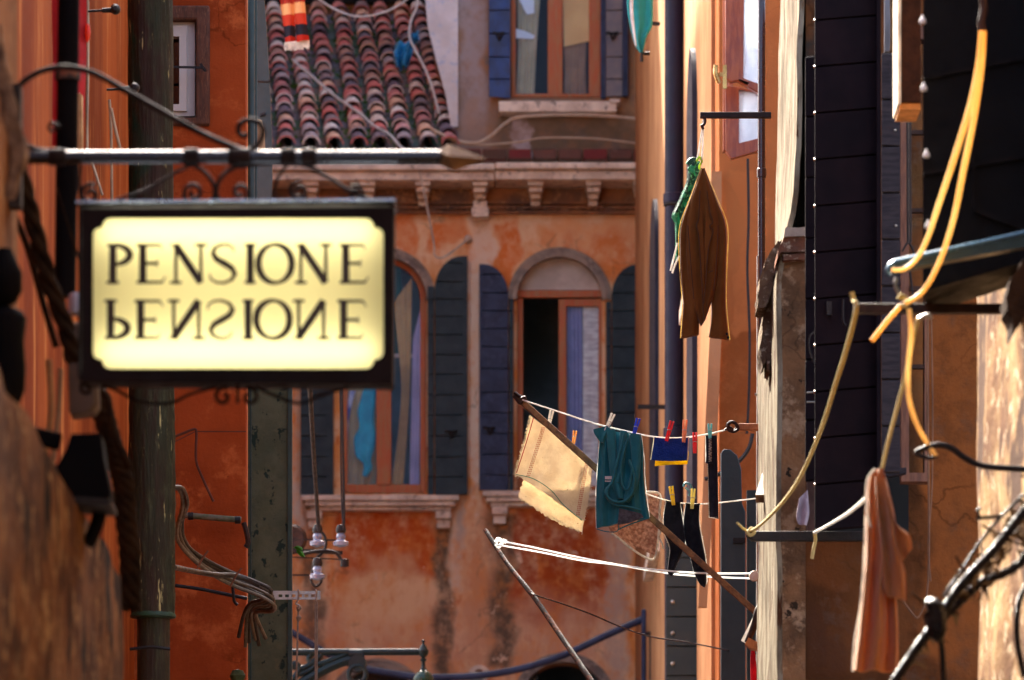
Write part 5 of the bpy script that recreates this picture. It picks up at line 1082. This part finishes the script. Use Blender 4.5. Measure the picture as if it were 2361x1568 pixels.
for k in range(9):
    for seg in ([(1634, 0), (1640, 1), (1639, 4)], [(1634, 4.5), (1637, 3)], [(1641, 1.5), (1637, 5)])[: 2 + k % 2]:
        lt.tube(line([(x, yy + y) for x, y in seg], LD1 - .036), .0013, 5, 1)
    yy += 6
part('lettering', lt, MATS['white_thread'], STp)
# socks
m_sock = mat('black_sock', (.006, .008, .013), (.013, .015, .022), scale=30, rough=.95, bump=.4, bscale=120, sheen=.6)
SKD = 23.64
K1 = thing('sock', 'left black sock hanging under the yellow peg', 'sock', P(1545, 1328, SKD), 'pair of black socks on the lower line')
part('knit', MB().limb([(1536, 1156), (1530, 1190), (1532, 1230), (1544, 1262), (1541, 1300), (1539, 1320), (1545, 1328)], [(1568, 1158), (1574, 1200), (1580, 1240), (1576, 1268), (1562, 1300), (1554, 1322), (1549, 1329)], SKD - .02, .012, 3, .25, seed=1, taper=.5), m_sock, K1)
part('cuff', MB().tube(line([(1535, 1155), (1552, 1158), (1569, 1159)], SKD - .03), .003, 6), m_sock, K1)
K2 = thing('sock', 'right black sock hanging lower under the pale yellow peg', 'sock', P(1618, 1354, SKD), 'pair of black socks on the lower line')
part('knit', MB().limb([(1581, 1162), (1576, 1200), (1578, 1240), (1590, 1280), (1600, 1320), (1612, 1345), (1622, 1354)], [(1613, 1162), (1612, 1200), (1618, 1240), (1627, 1290), (1628, 1320), (1629, 1342), (1626, 1354)], SKD - .02, .012, 3, .25, seed=2, taper=.5), m_sock, K2)
part('cuff', MB().tube(line([(1580, 1161), (1597, 1163), (1614, 1162)], SKD - .03), .003, 6), m_sock, K2)
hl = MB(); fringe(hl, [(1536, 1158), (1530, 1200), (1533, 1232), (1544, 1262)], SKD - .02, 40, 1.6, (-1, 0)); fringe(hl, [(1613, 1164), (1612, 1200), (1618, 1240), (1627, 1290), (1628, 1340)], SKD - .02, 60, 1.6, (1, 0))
part('rim_threads', hl, MATS['frayed_threads'], K2)  # pale threads model the sun rim along the socks

m_rim = mat('pale_rim_light', (.85, .85, .8), scale=30, transl=.6, bump=0)
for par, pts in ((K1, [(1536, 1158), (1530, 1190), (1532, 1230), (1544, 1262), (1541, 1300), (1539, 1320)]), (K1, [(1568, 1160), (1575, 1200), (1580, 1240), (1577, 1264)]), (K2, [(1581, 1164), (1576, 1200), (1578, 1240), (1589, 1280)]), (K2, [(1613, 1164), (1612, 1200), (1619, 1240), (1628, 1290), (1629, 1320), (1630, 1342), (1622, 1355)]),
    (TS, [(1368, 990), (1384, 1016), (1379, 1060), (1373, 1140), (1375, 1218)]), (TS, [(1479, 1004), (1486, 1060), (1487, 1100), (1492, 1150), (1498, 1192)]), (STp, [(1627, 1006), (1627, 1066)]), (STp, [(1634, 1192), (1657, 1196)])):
    part('edge_rim_light', MB().tube(line(pts, SKD if par in (K1, K2) else LD1), .0016, 6), m_rim, par)  # pale edge tubes stand in for sun rim light on the clothes
# jacket on the bracket above
JD = 24.6
single('iron_bar', MB().bar(P(1614, 266, JD), P(1778, 266, JD), .03, px(13, JD)), m_iron, 'dark iron bar holding the brown jacket and green shorts above the alley', 'bar', bevel=.002)
hc = thing('cord', 'white twisted cord holding the brown jacket and green shorts under the iron bar', 'cord', P(1615, 370, JD))
part('line', MB().tube(line([(1622, 270), (1620, 290), (1614, 330), (1608, 366)], JD), .0036, 8).tube(line([(1624, 272), (1621, 300), (1620, 340), (1617, 378)], JD), .0046, 8), m_rope, hc)
part('hook', MB().tube(line([(1621, 268), (1626, 276), (1624, 286), (1618, 290), (1622, 298)], JD - .02), .006, 8), m_iron_b, hc)
JK = thing('jacket', 'brown jacket hanging upright with long sleeves, glowing yellow along its edges', 'jacket', P(1622, 785, JD))
m_jk = mat('brown_wool', (.135, .056, .016), (.105, .042, .012), scale=5, rough=.95, bump=.25, bscale=90, transl=.12, sheen=.15)
part('body', MB().limb([(1618, 390), (1604, 430), (1590, 475), (1582, 540), (1584, 620), (1594, 690), (1606, 730), (1616, 752)], [(1624, 392), (1638, 430), (1652, 478), (1660, 540), (1658, 610), (1650, 668), (1638, 704), (1626, 738)], JD - .045, .030, 4, .20, seed=.3, n=48, taper=.3), m_jk, JK)
part('sleeve', MB().limb([(1617, 388), (1592, 456), (1569, 526), (1569, 620), (1575, 700), (1573, 740), (1571, 779)], [(1620, 392), (1618, 470), (1612, 540), (1608, 620), (1609, 690), (1612, 735), (1611, 772)], JD - .03, .034, 3, .16, seed=1.3, n=44, taper=.3), m_jk, JK)
part('sleeve', MB().limb([(1620, 392), (1626, 470), (1634, 540), (1638, 620), (1640, 690), (1640, 735), (1634, 776)], [(1624, 388), (1650, 456), (1674, 524), (1673, 620), (1672, 700), (1675, 740), (1680, 783)], JD - .03, .034, 3, .16, seed=2.2, n=44, taper=.3), m_jk, JK)
m_seam = mat('dark_seam', (.05, .020, .006), (.035, .014, .004), scale=9)
for pts in ([(1614, 440), (1612, 480), (1611, 506), (1606, 518), (1611, 545), (1615, 600), (1620, 680), (1622, 735)], [(1630, 440), (1637, 490), (1644, 512), (1636, 522), (1644, 534), (1634, 570), (1628, 640), (1623, 700)], [(1586, 520), (1592, 600), (1600, 690)], [(1656, 520), (1652, 600), (1646, 670)], [(1633, 628), (1644, 624)]):
    part('seam', MB().tube(line(pts, JD - .088), .0022, 6), m_seam, JK)
part('lapel', MB().plate([(1613, 470), (1611, 512), (1606, 520), (1612, 545), (1616, 640), (1622, 700), (1624, 600), (1620, 500)], JD - .086, .006).plate([(1628, 470), (1636, 505), (1644, 518), (1636, 525), (1643, 536), (1632, 580), (1626, 640), (1624, 560)], JD - .087, .006), m_jk, JK, bevel=.002)
part('button', MB().lathe(tuple(P(1676, 770, JD - .07)), [(0, -.004), (.006, -.003), (.006, .003)], 10, 'y').lathe(tuple(P(1679, 778, JD - .07)), [(0, -.004), (.006, -.003), (.006, .003)], 10, 'y'), m_dark, JK)
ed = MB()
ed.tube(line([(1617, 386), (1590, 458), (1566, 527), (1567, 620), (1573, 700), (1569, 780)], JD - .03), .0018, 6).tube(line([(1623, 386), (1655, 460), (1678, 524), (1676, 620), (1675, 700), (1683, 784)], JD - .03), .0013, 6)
part('edge_rim_light', ed, mat('gold_rim_light', (.70, .58, .26), (.58, .42, .14), scale=30, transl=.6, bump=0), JK)  # gold tubes draw the sun rim round the jacket as colour
SR = thing('shorts', 'green patterned swim shorts bunched behind the brown jacket', 'shorts', P(1556, 630, JD + .08))
m_sw = mat('green_pattern', (.03, .32, .16), (.01, .06, .045), scale=22, rough=.6, bump=.2, transl=.3, lo=.48, hi=.52, c3=(.35, .7, .45))
part('cloth', MB().limb([(1590, 376), (1582, 420), (1564, 462), (1548, 498), (1556, 520), (1558, 600)], [(1614, 372), (1612, 420), (1600, 460), (1586, 500), (1572, 540), (1566, 600)], JD + .09, .02, 4, .4, seed=1, n=36), m_sw, SR)
part('waistband', MB().tube(line([(1586, 380), (1592, 370), (1602, 368), (1598, 384), (1590, 388), (1600, 396)], JD + .02), .010, 8, wob=.4), m_sw, SR)
part('bow', MB().tube(line([(1606, 372), (1612, 362), (1618, 372), (1612, 384), (1616, 392)], JD), .005, 8), mat('lime_cord', (.55, .75, .08), scale=20, transl=.4), SR)
part('drawstring', MB().tube(line([(1562, 560), (1552, 600), (1546, 624)], JD + .05), .004, 8).tube(line([(1566, 590), (1556, 612), (1550, 630)], JD + .05), .004, 8), m_rope, SR)
# teal garment at the top
TG = thing('cloth', 'turquoise garment with a white trim hanging at the top of the picture beside the drainpipe', 'cloth', P(1475, 122, 34))
part('cloth', MB().limb([(1444, -60), (1446, 20), (1452, 60), (1462, 100), (1474, 120)], [(1505, -60), (1506, 20), (1504, 60), (1492, 84), (1482, 122)], 34, .03, 5, .3, seed=1, n=40), mat('turquoise', (.02, .36, .38), (.015, .26, .28), scale=6, rough=.7, transl=.3), TG)
part('trim', MB().sheet([(1452, -60), (1452, 20), (1456, 60), (1464, 104)], [(1460, -60), (1460, 20), (1463, 60), (1468, 108)], 33.94, .004, 1), mat('white_trim', (.8, .82, .85), scale=9, transl=.4), TG)
single('iron_hook', MB().tube(line([(1480, 142), (1480, 124), (1498, 123)], 34), .012, 8, 1), m_iron, 'small dark iron peg under the turquoise garment', 'hook')
single('iron_hook', MB().bar(P(1500, 54, 36), P(1522, 55, 36), .02), m_iron, 'small dark iron stay on the wall right of the turquoise garment', 'hook')
# latch handle low on the sunlit wall
LH = thing('pole_holder', 'bent rusty iron holder and wood block at the foot of the wooden pole', 'holder', P(1745, 1500, 21.5))
part('iron', MB().tube(line([(1778, 1400), (1762, 1398), (1750, 1408), (1740, 1440), (1722, 1482)], [21.2, 21.2, 21.2, 21.2, 21.2]), [px(8, 21), px(10, 21), px(11, 21), px(9, 21), px(7, 21)], 10), m_iron_b, LH)
part('wood_block', MB().plate([(1718, 1484), (1726, 1470), (1754, 1484), (1752, 1500), (1732, 1496)], 21.1, .05), MATS['orange_wood'], LH)
part('strip', MB().bar(P(1742, 1424, 21.3), P(1714, 1480, 21.3), .006, .02), m_rope, LH)
single('cloth', MB().limb([(1731, 1500), (1730, 1540), (1734, 1700)], [(1740, 1500), (1744, 1540), (1746, 1700)], 24, .008, 2, .3), mat('red_cloth', (.55, .01, .03), scale=9, transl=.3), 'narrow red cloth hanging at the very bottom under the pole holder', 'cloth')

# ------------------------------------------------------------------ left foreground clutter
m_bk = mat('matt_black', (.003, .003, .004), (.005, .0045, .005), scale=10, rough=.75, bump=.1, spec=.04)
BPp = thing('downpipe', 'black vertical pipe with rusty clips at top left behind the sign bracket', 'pipe', P(152, 680, 13.4))
part('pipe', MB().tube([P(160, -100, 13.4), P(150, 684, 13.4)], px(25, 13.4), 18, 1), m_bk, BPp)
part('clip', MB().lathe(tuple(P(156, 176, 13.4)), [(px(29, 13.4), -px(10, 13)), (px(30, 13.4), 0), (px(29, 13.4), px(10, 13))], 16), m_rust, BPp)
rb = thing('banner', 'deep red cloth banner hanging behind the black pipe', 'banner', P(160, 340, 17))
part('cloth', MB().sheet([(118, -80), (120, 150), (118, 330)], [(200, -80), (198, 150), (186, 345)], 17, .03, 1), mat('banner_red', (.42, .008, .008), (.30, .006, .006), scale=3, rough=.8), rb)
part('tassel', MB().lathe(tuple(P(202, 75, 17)), [(0, px(22, 17)), (px(5, 17), px(16, 17)), (px(7, 17), 0), (px(5, 17), -px(16, 17)), (0, -px(24, 17))], 12), mat('orange_red', (.9, .06, .015), scale=10, rough=.3, transl=.3), rb)
single('wood_slat', MB().plate([(170, 222), (178, 214), (190, 218), (190, 346), (168, 346)], 16.4, .03), mat('yellow_wood', (.52, .32, .12), (.4, .22, .08), scale=20, rough=.6), 'pale yellow wooden slat standing on the sign rod beside the black pipe', 'slat', bevel=.006)
single('conduit', MB().tube(line([(202, -80), (203, 150), (201, 340), (214, 380), (236, 450)], 19.5), px(3.2, 19.5), 8), mat('cream_conduit', (.5, .36, .22), scale=9), 'thin cream conduit running down the streaked orange wall', 'conduit', 'conduits on the streaked orange wall')
single('conduit', MB().tube(line([(252, 230), (256, 300), (258, 480)], 20.5), px(3.5, 20), 8).tube(line([(256, 250), (264, 290), (276, 340)], 20.4), px(4, 20), 8), MATS['cream_conduit'], 'short forked cream conduit left of the weathered post', 'conduit', 'conduits on the streaked orange wall')
def stay(x0, x1, y, d, lab):
    t_ = thing('shutter_stay', lab, 'shutter stay', P(x1, y, d), 'iron stays on the left wall')
    part('rod', MB().tube([P(x0, y, d), P(x1, y - 3, d)], px(3, d), 8, 1), m_iron, t_)
    part('head', MB().tube([P(x0 + (x1 - x0) * .5, y - 2, d), P(x1, y - 3, d)], px(6, d), 8, 1).lathe(tuple(P(x1 - 2, y - 5, d)), [(px(5, d), -.02), (px(11, d), -.01), (px(12, d), .01), (px(5, d), .03)], 12, 'y'), m_iron, t_)
stay(203, 268, 26, 18.5, 'black iron stay with a round head at the top of the orange wall'); stay(246, 312, 207, 19.3, 'black iron stay in front of the weathered post')
IV = thing('twisted_cable', 'thick dark twisted creeper stem leaning on the near wall left of the sign', 'creeper', P(110, 900, 12.6))
m_iv = mat('creeper_bark', (.016, .010, .006), (.035, .019, .009), scale=26, rough=.9, bump=.8)
part('stem', twisted([(20, 300), (52, 420), (78, 520), (110, 640), (150, 752), (170, 830)], 12.6, px(20, 12.6), 3), m_iv, IV)
part('shoot', MB().tube(line([(10, 450), (60, 560), (100, 700), (130, 800)], 12.65), px(8, 12.6), 8), m_iv, IV)
part('shoot', MB().tube(line([(130, 430), (170, 560), (196, 640)], 12.9), px(3, 12.9), 6), m_iv, IV)
IV2 = thing('twisted_cable', 'knotted brown creeper stem below the left corner of the sign', 'creeper', P(290, 1400, 13.2))
part('stem', twisted([(216, 890), (240, 960), (262, 1040), (284, 1110), (290, 1190), (300, 1290), (300, 1400)], 13.3, px(24, 13.3), 5, 4), m_iv, IV2)
part('shoot', MB().tube(line([(225, 900), (250, 920), (262, 1000), (300, 1080)], 13.2), px(9, 13), 8, wob=.5), m_iv, IV2)
jb = thing('junction_box', 'grey-brown metal box mounted left of the sign', 'box', P(182, 960, 12.9))
part('box', MB().plate([(152, 745), (215, 738), (226, 930), (214, 948), (158, 955)], 12.9, .10), mat('box_grey', (.08, .055, .038), (.055, .038, .026), scale=9, rough=.6), jb, bevel=.01)
part('glass_jar', MB().lathe(tuple(P(176, 702, 12.9)), [(px(12, 13), -px(26, 13)), (px(20, 13), -px(20, 13)), (px(19, 13), px(18, 13)), (px(13, 13), px(26, 13))], 16), mat('jar_glass', (.30, .30, .34), scale=9, rough=.1, spec=1), jb)
single('conduit', MB().tube(line([(112, 830), (118, 950), (102, 1060), (100, 1110)], 12.7), px(8, 12.7), 10), mat('tan_conduit', (.38, .2, .08), scale=9), 'tan conduit bending down left of the grey box', 'conduit', 'tan conduits on the near wall')
single('conduit', MB().tube(line([(140, 850), (134, 960), (122, 1060), (120, 1110)], 12.75), px(6, 12.7), 10), mat('tan_conduit2', (.32, .22, .13), scale=9), 'greyer conduit close right of the tan conduit', 'conduit', 'tan conduits on the near wall')
FL = thing('floodlight', 'black floodlight on a wall arm below the sign at the left edge', 'floodlight', P(180, 1160, 11.8))
part('housing', MB().plate([(164, 1000), (232, 998), (240, 1060), (256, 1138), (248, 1156), (180, 1152), (104, 1142), (120, 1090), (150, 1040)], 11.8, .12), m_bk, FL, bevel=.015)
part('rim', MB().plate([(104, 1140), (256, 1150), (256, 1166), (106, 1156)], 11.76, .18), m_iron, FL, bevel=.004)
part('arm', MB().bar(P(-60, 1098, 11.85), P(150, 1090, 11.85), .03, px(34, 11.8)).bar(P(60, 1000, 11.85), P(140, 1020, 11.85), .02, px(40, 11.8)), m_bk, FL, bevel=.006)
part('bracket', MB().tube(line([(232, 1160), (226, 1200), (210, 1240), (200, 1256)], 11.9), px(16, 12), 12), m_bk, FL)
rp_ = MB(); rp_.tube([P(112, 1166, 12), P(104, 1420, 12)], px(17, 12), 14, 1)
for i in range(9): q = P(116, 1262 + i * 18, 12); rp_.lathe(tuple(q), [(px(17, 12), -px(5, 12)), (px(24, 12), -px(2, 12)), (px(24, 12), px(3, 12)), (px(17, 12), px(6, 12))], 14)
single('ribbed_pipe', rp_, m_bk, 'black ribbed pipe hanging under the floodlight on the crumbling plaster', 'pipe')
single('hose', MB().tube(line([(40, 1110), (38, 1140), (60, 1160), (110, 1150), (130, 1130)], 11.9), px(7, 12), 10), m_bk, 'black hose looping below the floodlight arm', 'hose')
LT = thing('wall_lantern', 'blurred black iron lantern body cut by the left edge of the picture', 'lantern', P(20, 960, 11.6))
q = P(8, 640, 11.6); u = px(1, 11.6)
part('cap', MB().lathe(tuple(q), [(0, 70*u), (18*u, 66*u), (30*u, 40*u), (44*u, 10*u), (44*u, -30*u), (30*u, -56*u), (14*u, -66*u)], 20), m_bk, LT)
part('body', MB().lathe(tuple(q), [(14*u, -66*u), (44*u, -78*u), (54*u, -96*u), (48*u, -150*u), (52*u, -210*u), (50*u, -260*u), (30*u, -310*u), (10*u, -326*u)], 20), m_bk, LT)
single('driftwood', MB().tube(line([(-10, 60), (8, 180), (22, 260), (40, 330), (36, 400), (22, 460)], 11.2), [px(12, 11), px(14, 11), px(20, 11), px(24, 11), px(18, 11), px(10, 11)], 10, 5, wob=.7), mat('bleached_bark', (.30, .2, .13), (.10, .06, .04), scale=16, rough=.95, bump=1), 'bleached gnarled branch at the left edge where the sign bracket starts', 'branch')

# ------------------------------------------------------------------ the PENSIONE sign
SD = 12.0
SG = thing('hotel_sign', 'lit yellow PENSIONE sign in a dark frame under a wrought iron rod', 'sign', P(548, 885, SD))
m_sf = mat('sign_frame_brown', (.011, .006, .006), (.007, .0045, .0045), scale=8, rough=.6, spec=.1, bump=.1)
m_rod = mat('wrought_iron', (.006, .005, .006), (.010, .007, .007), scale=20, rough=.22, bump=.08, spec=.5)
m_scroll = mat('scroll_iron', (.018, .009, .007), (.011, .007, .006), scale=20, rough=.6, spec=.1, bump=.2)
nc = 15
def notch():
    x0, y0, x1, y1, a = 214, 502, 884, 850, 22
    pts = []
    for cx, cy, sx, sy, order in ((x0, y0, 1, 1, 0), (x1, y0, -1, 1, 1), (x1, y1, -1, -1, 0), (x0, y1, 1, -1, 1)):
        c = [(cx, cy + sy * (a + 16)), (cx + sx * 3, cy + sy * (a + 6)), (cx + sx * 12, cy + sy * a), (cx + sx * (a - 2), cy + sy * a), (cx + sx * a, cy + sy * (a - 4)), (cx + sx * (a + 3), cy + sy * 9), (cx + sx * (a + 10), cy + sy * 2), (cx + sx * (a + 20), cy)]
        pts += c if order == 0 else c[::-1]
    return pts
hole = notch()
fo = [(188, 482), (908, 478), (905, 886), (187, 880)]
part('frame', MB().plate(fo, SD - .07, .010, [hole]), m_sf, SG, bevel=.002)
bx = MB()
for a, b in (((188, 482), (908, 478)), ((905, 886), (187, 880)), ((187, 880), (188, 482)), ((908, 478), (905, 886))):
    pa, pb = P(*a, SD), P(*b, SD); nrm = Vector((pb.z - pa.z, 0, -(pb.x - pa.x))).normalized(); cen = P(548, 682, SD)
    if nrm.dot((pa + pb) / 2 - cen) < 0: nrm = -nrm
    vs = [Vector((p.x, y, p.z)) + nrm * o for p in (pa, pb) for y in (SD - .059, SD + .07) for o in (-.004, .002)]
    bx.add(vs, [(0, 2, 3, 1), (4, 5, 7, 6), (0, 1, 5, 4), (2, 6, 7, 3), (0, 4, 6, 2), (1, 3, 7, 5)])
bx.plate(fo, SD + .0705, .004)
part('box', bx, m_sf, SG)
part('reflector', MB().plate(rect(196, 488, 900, 876), SD + .055, .004), mat('sign_white', (.8, .8, .76), (.78, .78, .74), scale=5, rough=.7, bump=0), SG)
cap = MB().bar(P(182, 480, SD - .0), P(913, 475, SD - .0), .155, px(4.5, SD)); part('top_strip', cap, mat('sign_top_zinc', (.55, .66, .75), (.35, .42, .5), scale=14, rough=.25, metal=.9, bump=.2), SG)
mp = bpy.data.materials.new('lit_panel'); mp.use_nodes = True; t = mp.node_tree; bb = t.nodes['Principled BSDF']; bb.inputs['Base Color'].default_value = (.62, .55, .33, 1); bb.inputs['Roughness'].default_value = .25
tl = _n(t, 'ShaderNodeBsdfTranslucent'); tl.inputs[0].default_value = (.97, .92, .66, 1); ms = _n(t, 'ShaderNodeMixShader'); ms.inputs[0].default_value = .8
t.links.new(bb.outputs[0], ms.inputs[1]); t.links.new(tl.outputs[0], ms.inputs[2]); t.links.new(ms.outputs[0], t.nodes['Material Output'].inputs[0])
PN = part('panel', MB().plate(rect(200, 492, 896, 872), SD - .0585, .003), mp, SG)
em = emit('lamp_tube', (1, .96, .80), 1.08)
for y in (540, 818): part('lamp_tube', MB().tube([P(232, y, SD - .018), P(866, y, SD - .018)], .012, 12, 1), em, SG)
# letters: thick and thin strokes, classical capitals
def ribbon(mb, pts, ws, org, sx, sy, d, dep=.0015):
    n = len(pts); L = []; Rr = []
    for i, p in enumerate(pts):
        a = Vector(pts[max(i - 1, 0)]); b = Vector(pts[min(i + 1, n - 1)]); t = (b - a).normalized(); nn = Vector((-t.y, t.x)) * ws[i] * .6
        L.append((p[0] + nn.x, p[1] + nn.y)); Rr.append((p[0] - nn.x, p[1] - nn.y))
    for i in range(n - 1):
        q = [L[i], L[i + 1], Rr[i + 1], Rr[i]]; mb.plate([(org[0] + x * sx, org[1] - y * sy) for x, y in q], d, dep)
def ell(cx, cy, rx, ry, a0, a1, n=18): return [(cx + rx * math.cos(R(a0 + (a1 - a0) * i / n)), cy + ry * math.sin(R(a0 + (a1 - a0) * i / n))) for i in range(n + 1)]
def letter(ch):
    S = []
    def s(p, w_): S.append((p, w_ if isinstance(w_, list) else [w_] * len(p)))
    def serif(x, y, w_=.16): s([(x - w_, y), (x, y), (x + w_, y)], [.05, .08, .05])
    if ch == 'P':
        s([(.14, 0), (.14, 1)], .15); serif(.14, .02); s([(0, .975), (.14, .975)], .07); e = ell(.16, .73, .40, .25, 90, -90); s(e, [.07 + .075 * math.sin(math.pi * i / 18) for i in range(19)])
    if ch == 'E':
        s([(.12, 0), (.12, 1)], .15); s([(-.03, .975), (.56, .975), (.60, .86)], [.07, .05, .02]); s([(.14, .51), (.48, .51)], .07); s([(.48, .42), (.49, .60)], [.02, .03]); s([(-.03, .025), (.60, .025), (.68, .17)], [.07, .055, .02])
    if ch == 'N':
        s([(.08, 0), (.08, .98)], .07); serif(.08, .02, .15); s([(-.05, .985), (.10, .985)], .03); s([(.07, .99), (.70, .01)], .15); s([(.70, .02), (.70, 1)], .07); serif(.70, .98, .15)
    if ch == 'S':
        pts = [(.55, .80), (.52, .92), (.42, .985), (.27, .985), (.14, .90), (.10, .76), (.18, .62), (.34, .51), (.50, .39), (.57, .24), (.50, .09), (.34, .01), (.18, .02), (.06, .10), (.03, .24)]
        s(pts, [.02, .04, .05, .06, .07, .09, .12, .135, .12, .09, .07, .06, .05, .04, .02])
    if ch == 'I': s([(.14, 0), (.14, 1)], .15); serif(.14, .02, .14); serif(.14, .98, .14)
    if ch == 'O': s(ell(.46, .5, .42, .49, 0, 360, 36), [.07 + .075 * abs(math.cos(R(10 * i - 10))) for i in range(37)])
    return S
lets = [('P', 247), ('E', 318), ('N', 398), ('S', 480), ('I', 564), ('O', 592), ('N', 686), ('E', 786)]
m_ink = mat('sign_lettering', (.02, .010, .006), (.03, .015, .008), scale=10, rough=.5, bump=0)
for row, (yb, sy, dx, dd) in enumerate(((653, 90, 0, 0), (692, -89, -5, 0))):
    lb = MB()
    for ch_, x in lets:
        for j, (pts, ws) in enumerate(letter(ch_)): ribbon(lb, pts, ws, (x + dx, yb), {'O': 92, 'S': 108}.get(ch_, 93), sy, SD - .0612 - .00017 * j)
    part('lettering', lb, m_ink, PN)
# rod, arrow, scrolls
part('rod', MB().tube([P(46, 363, SD), P(1016, 362, SD)], px(15.5, SD), 20, 1), m_rod, SG)
ah = P(1016, 362, SD); u = px(1, SD)
arr = MB(); tipp = P(1122, 366, SD)
base = [P(1012, 344, SD), P(1040, 388, SD), P(1030, 342, SD)]
arr.add([P(1010, 350, SD) + Vector((0, 0, 0)), P(1034, 332, SD), P(1048, 396, SD), P(1010, 378, SD), tipp, P(1034, 364, SD) + Vector((0, -.025, 0)), P(1034, 364, SD) + Vector((0, .025, 0))],
  [(0, 1, 5), (1, 4, 5), (4, 2, 5), (2, 3, 5), (3, 0, 5), (1, 0, 6), (4, 1, 6), (2, 4, 6), (3, 2, 6), (0, 3, 6)])
part('arrow_tip', arr, mat('gilt_iron', (.20, .10, .035), (.12, .06, .025), scale=20, rough=.45, metal=.3), SG, smooth=20)
for x, w_ in ((132, 20), (441, 17), (552, 26), (665, 17), (712, 17)):
    part('collar', MB().lathe((X(x, SD), SD, Z(362, SD)), [(px(17, SD), -px(w_, SD)), (px(20, SD), -px(w_ * .8, SD)), (px(20, SD), px(w_ * .8, SD)), (px(17, SD), px(w_, SD))], 18, 'x'), m_scroll, SG)
def spiral(cx, cy, r0, r1, a0, turns, n=22): return [(cx + (r0 + (r1 - r0) * i / n) * math.cos(R(a0) + turns * 2 * math.pi * i / n), cy - (r0 + (r1 - r0) * i / n) * math.sin(R(a0) + turns * 2 * math.pi * i / n)) for i in range(n + 1)]
T = lambda pts, w_=5.5: part('scroll', MB().tube(line(pts, SD), px(w_, SD), 8, 3), m_scroll, SG)
T([(44, 352), (30, 300), (22, 240), (42, 200), (90, 166), (150, 155), (215, 168), (300, 215), (400, 272), (470, 310), (530, 336), (552, 345)], 7)
T([(552, 346), (578, 345), (600, 325), (607, 300), (596, 282), (575, 276), (556, 283), (549, 296), (552, 308), (562, 314), (572, 308)], 6)
T([(40, 320), (60, 335), (90, 346), (130, 350)], 6)
T([(440, 378), (470, 395), (492, 425), (496, 455), (480, 472)] , 5); T([(560, 378), (520, 398), (500, 430), (504, 460), (530, 474)], 5)
T(spiral(447, 445, 26, 5, -90, -1.4), 5); T([(447, 471), (470, 472), (490, 462), (496, 440)], 5)
T(spiral(553, 443, 22, 5, -90, 1.2), 5)
T([(441, 380), (400, 400), (350, 430), (300, 450), (250, 470)], 4); T(spiral(208, 448, 24, 5, 60, 1.4), 5); T([(185, 380), (183, 430), (190, 470)], 5)
T([(552, 385), (600, 378), (665, 376), (712, 384), (760, 412), (800, 436), (855, 462)], 5)
T(spiral(690, 440, 24, 5, 80, 1.3), 5); T(spiral(820, 446, 20, 5, 120, -1.3), 4.5); T([(665, 378), (640, 410), (632, 450), (640, 474)], 4)
T(spiral(122, 295, 14, 4, 0, 1.2), 3.5)
T(spiral(515, 915, 22, 6, 60, 1.1), 4.5); T(spiral(575, 915, 22, 6, 120, -1.1), 4.5); T([(235, 888), (270, 900), (320, 925), (390, 930), (440, 908), (500, 892)], 4); T([(590, 892), (640, 915), (690, 930), (740, 912), (800, 892)], 4)
T([(548, 886), (548, 930)], 4); T(spiral(200, 896, 16, 4, 90, 1.1), 4.5)
part('wall_plate', MB().box((-1.06, SD - .03, Z(480, SD)), (X(50, SD), SD + .03, Z(200, SD))), m_iron, SG)
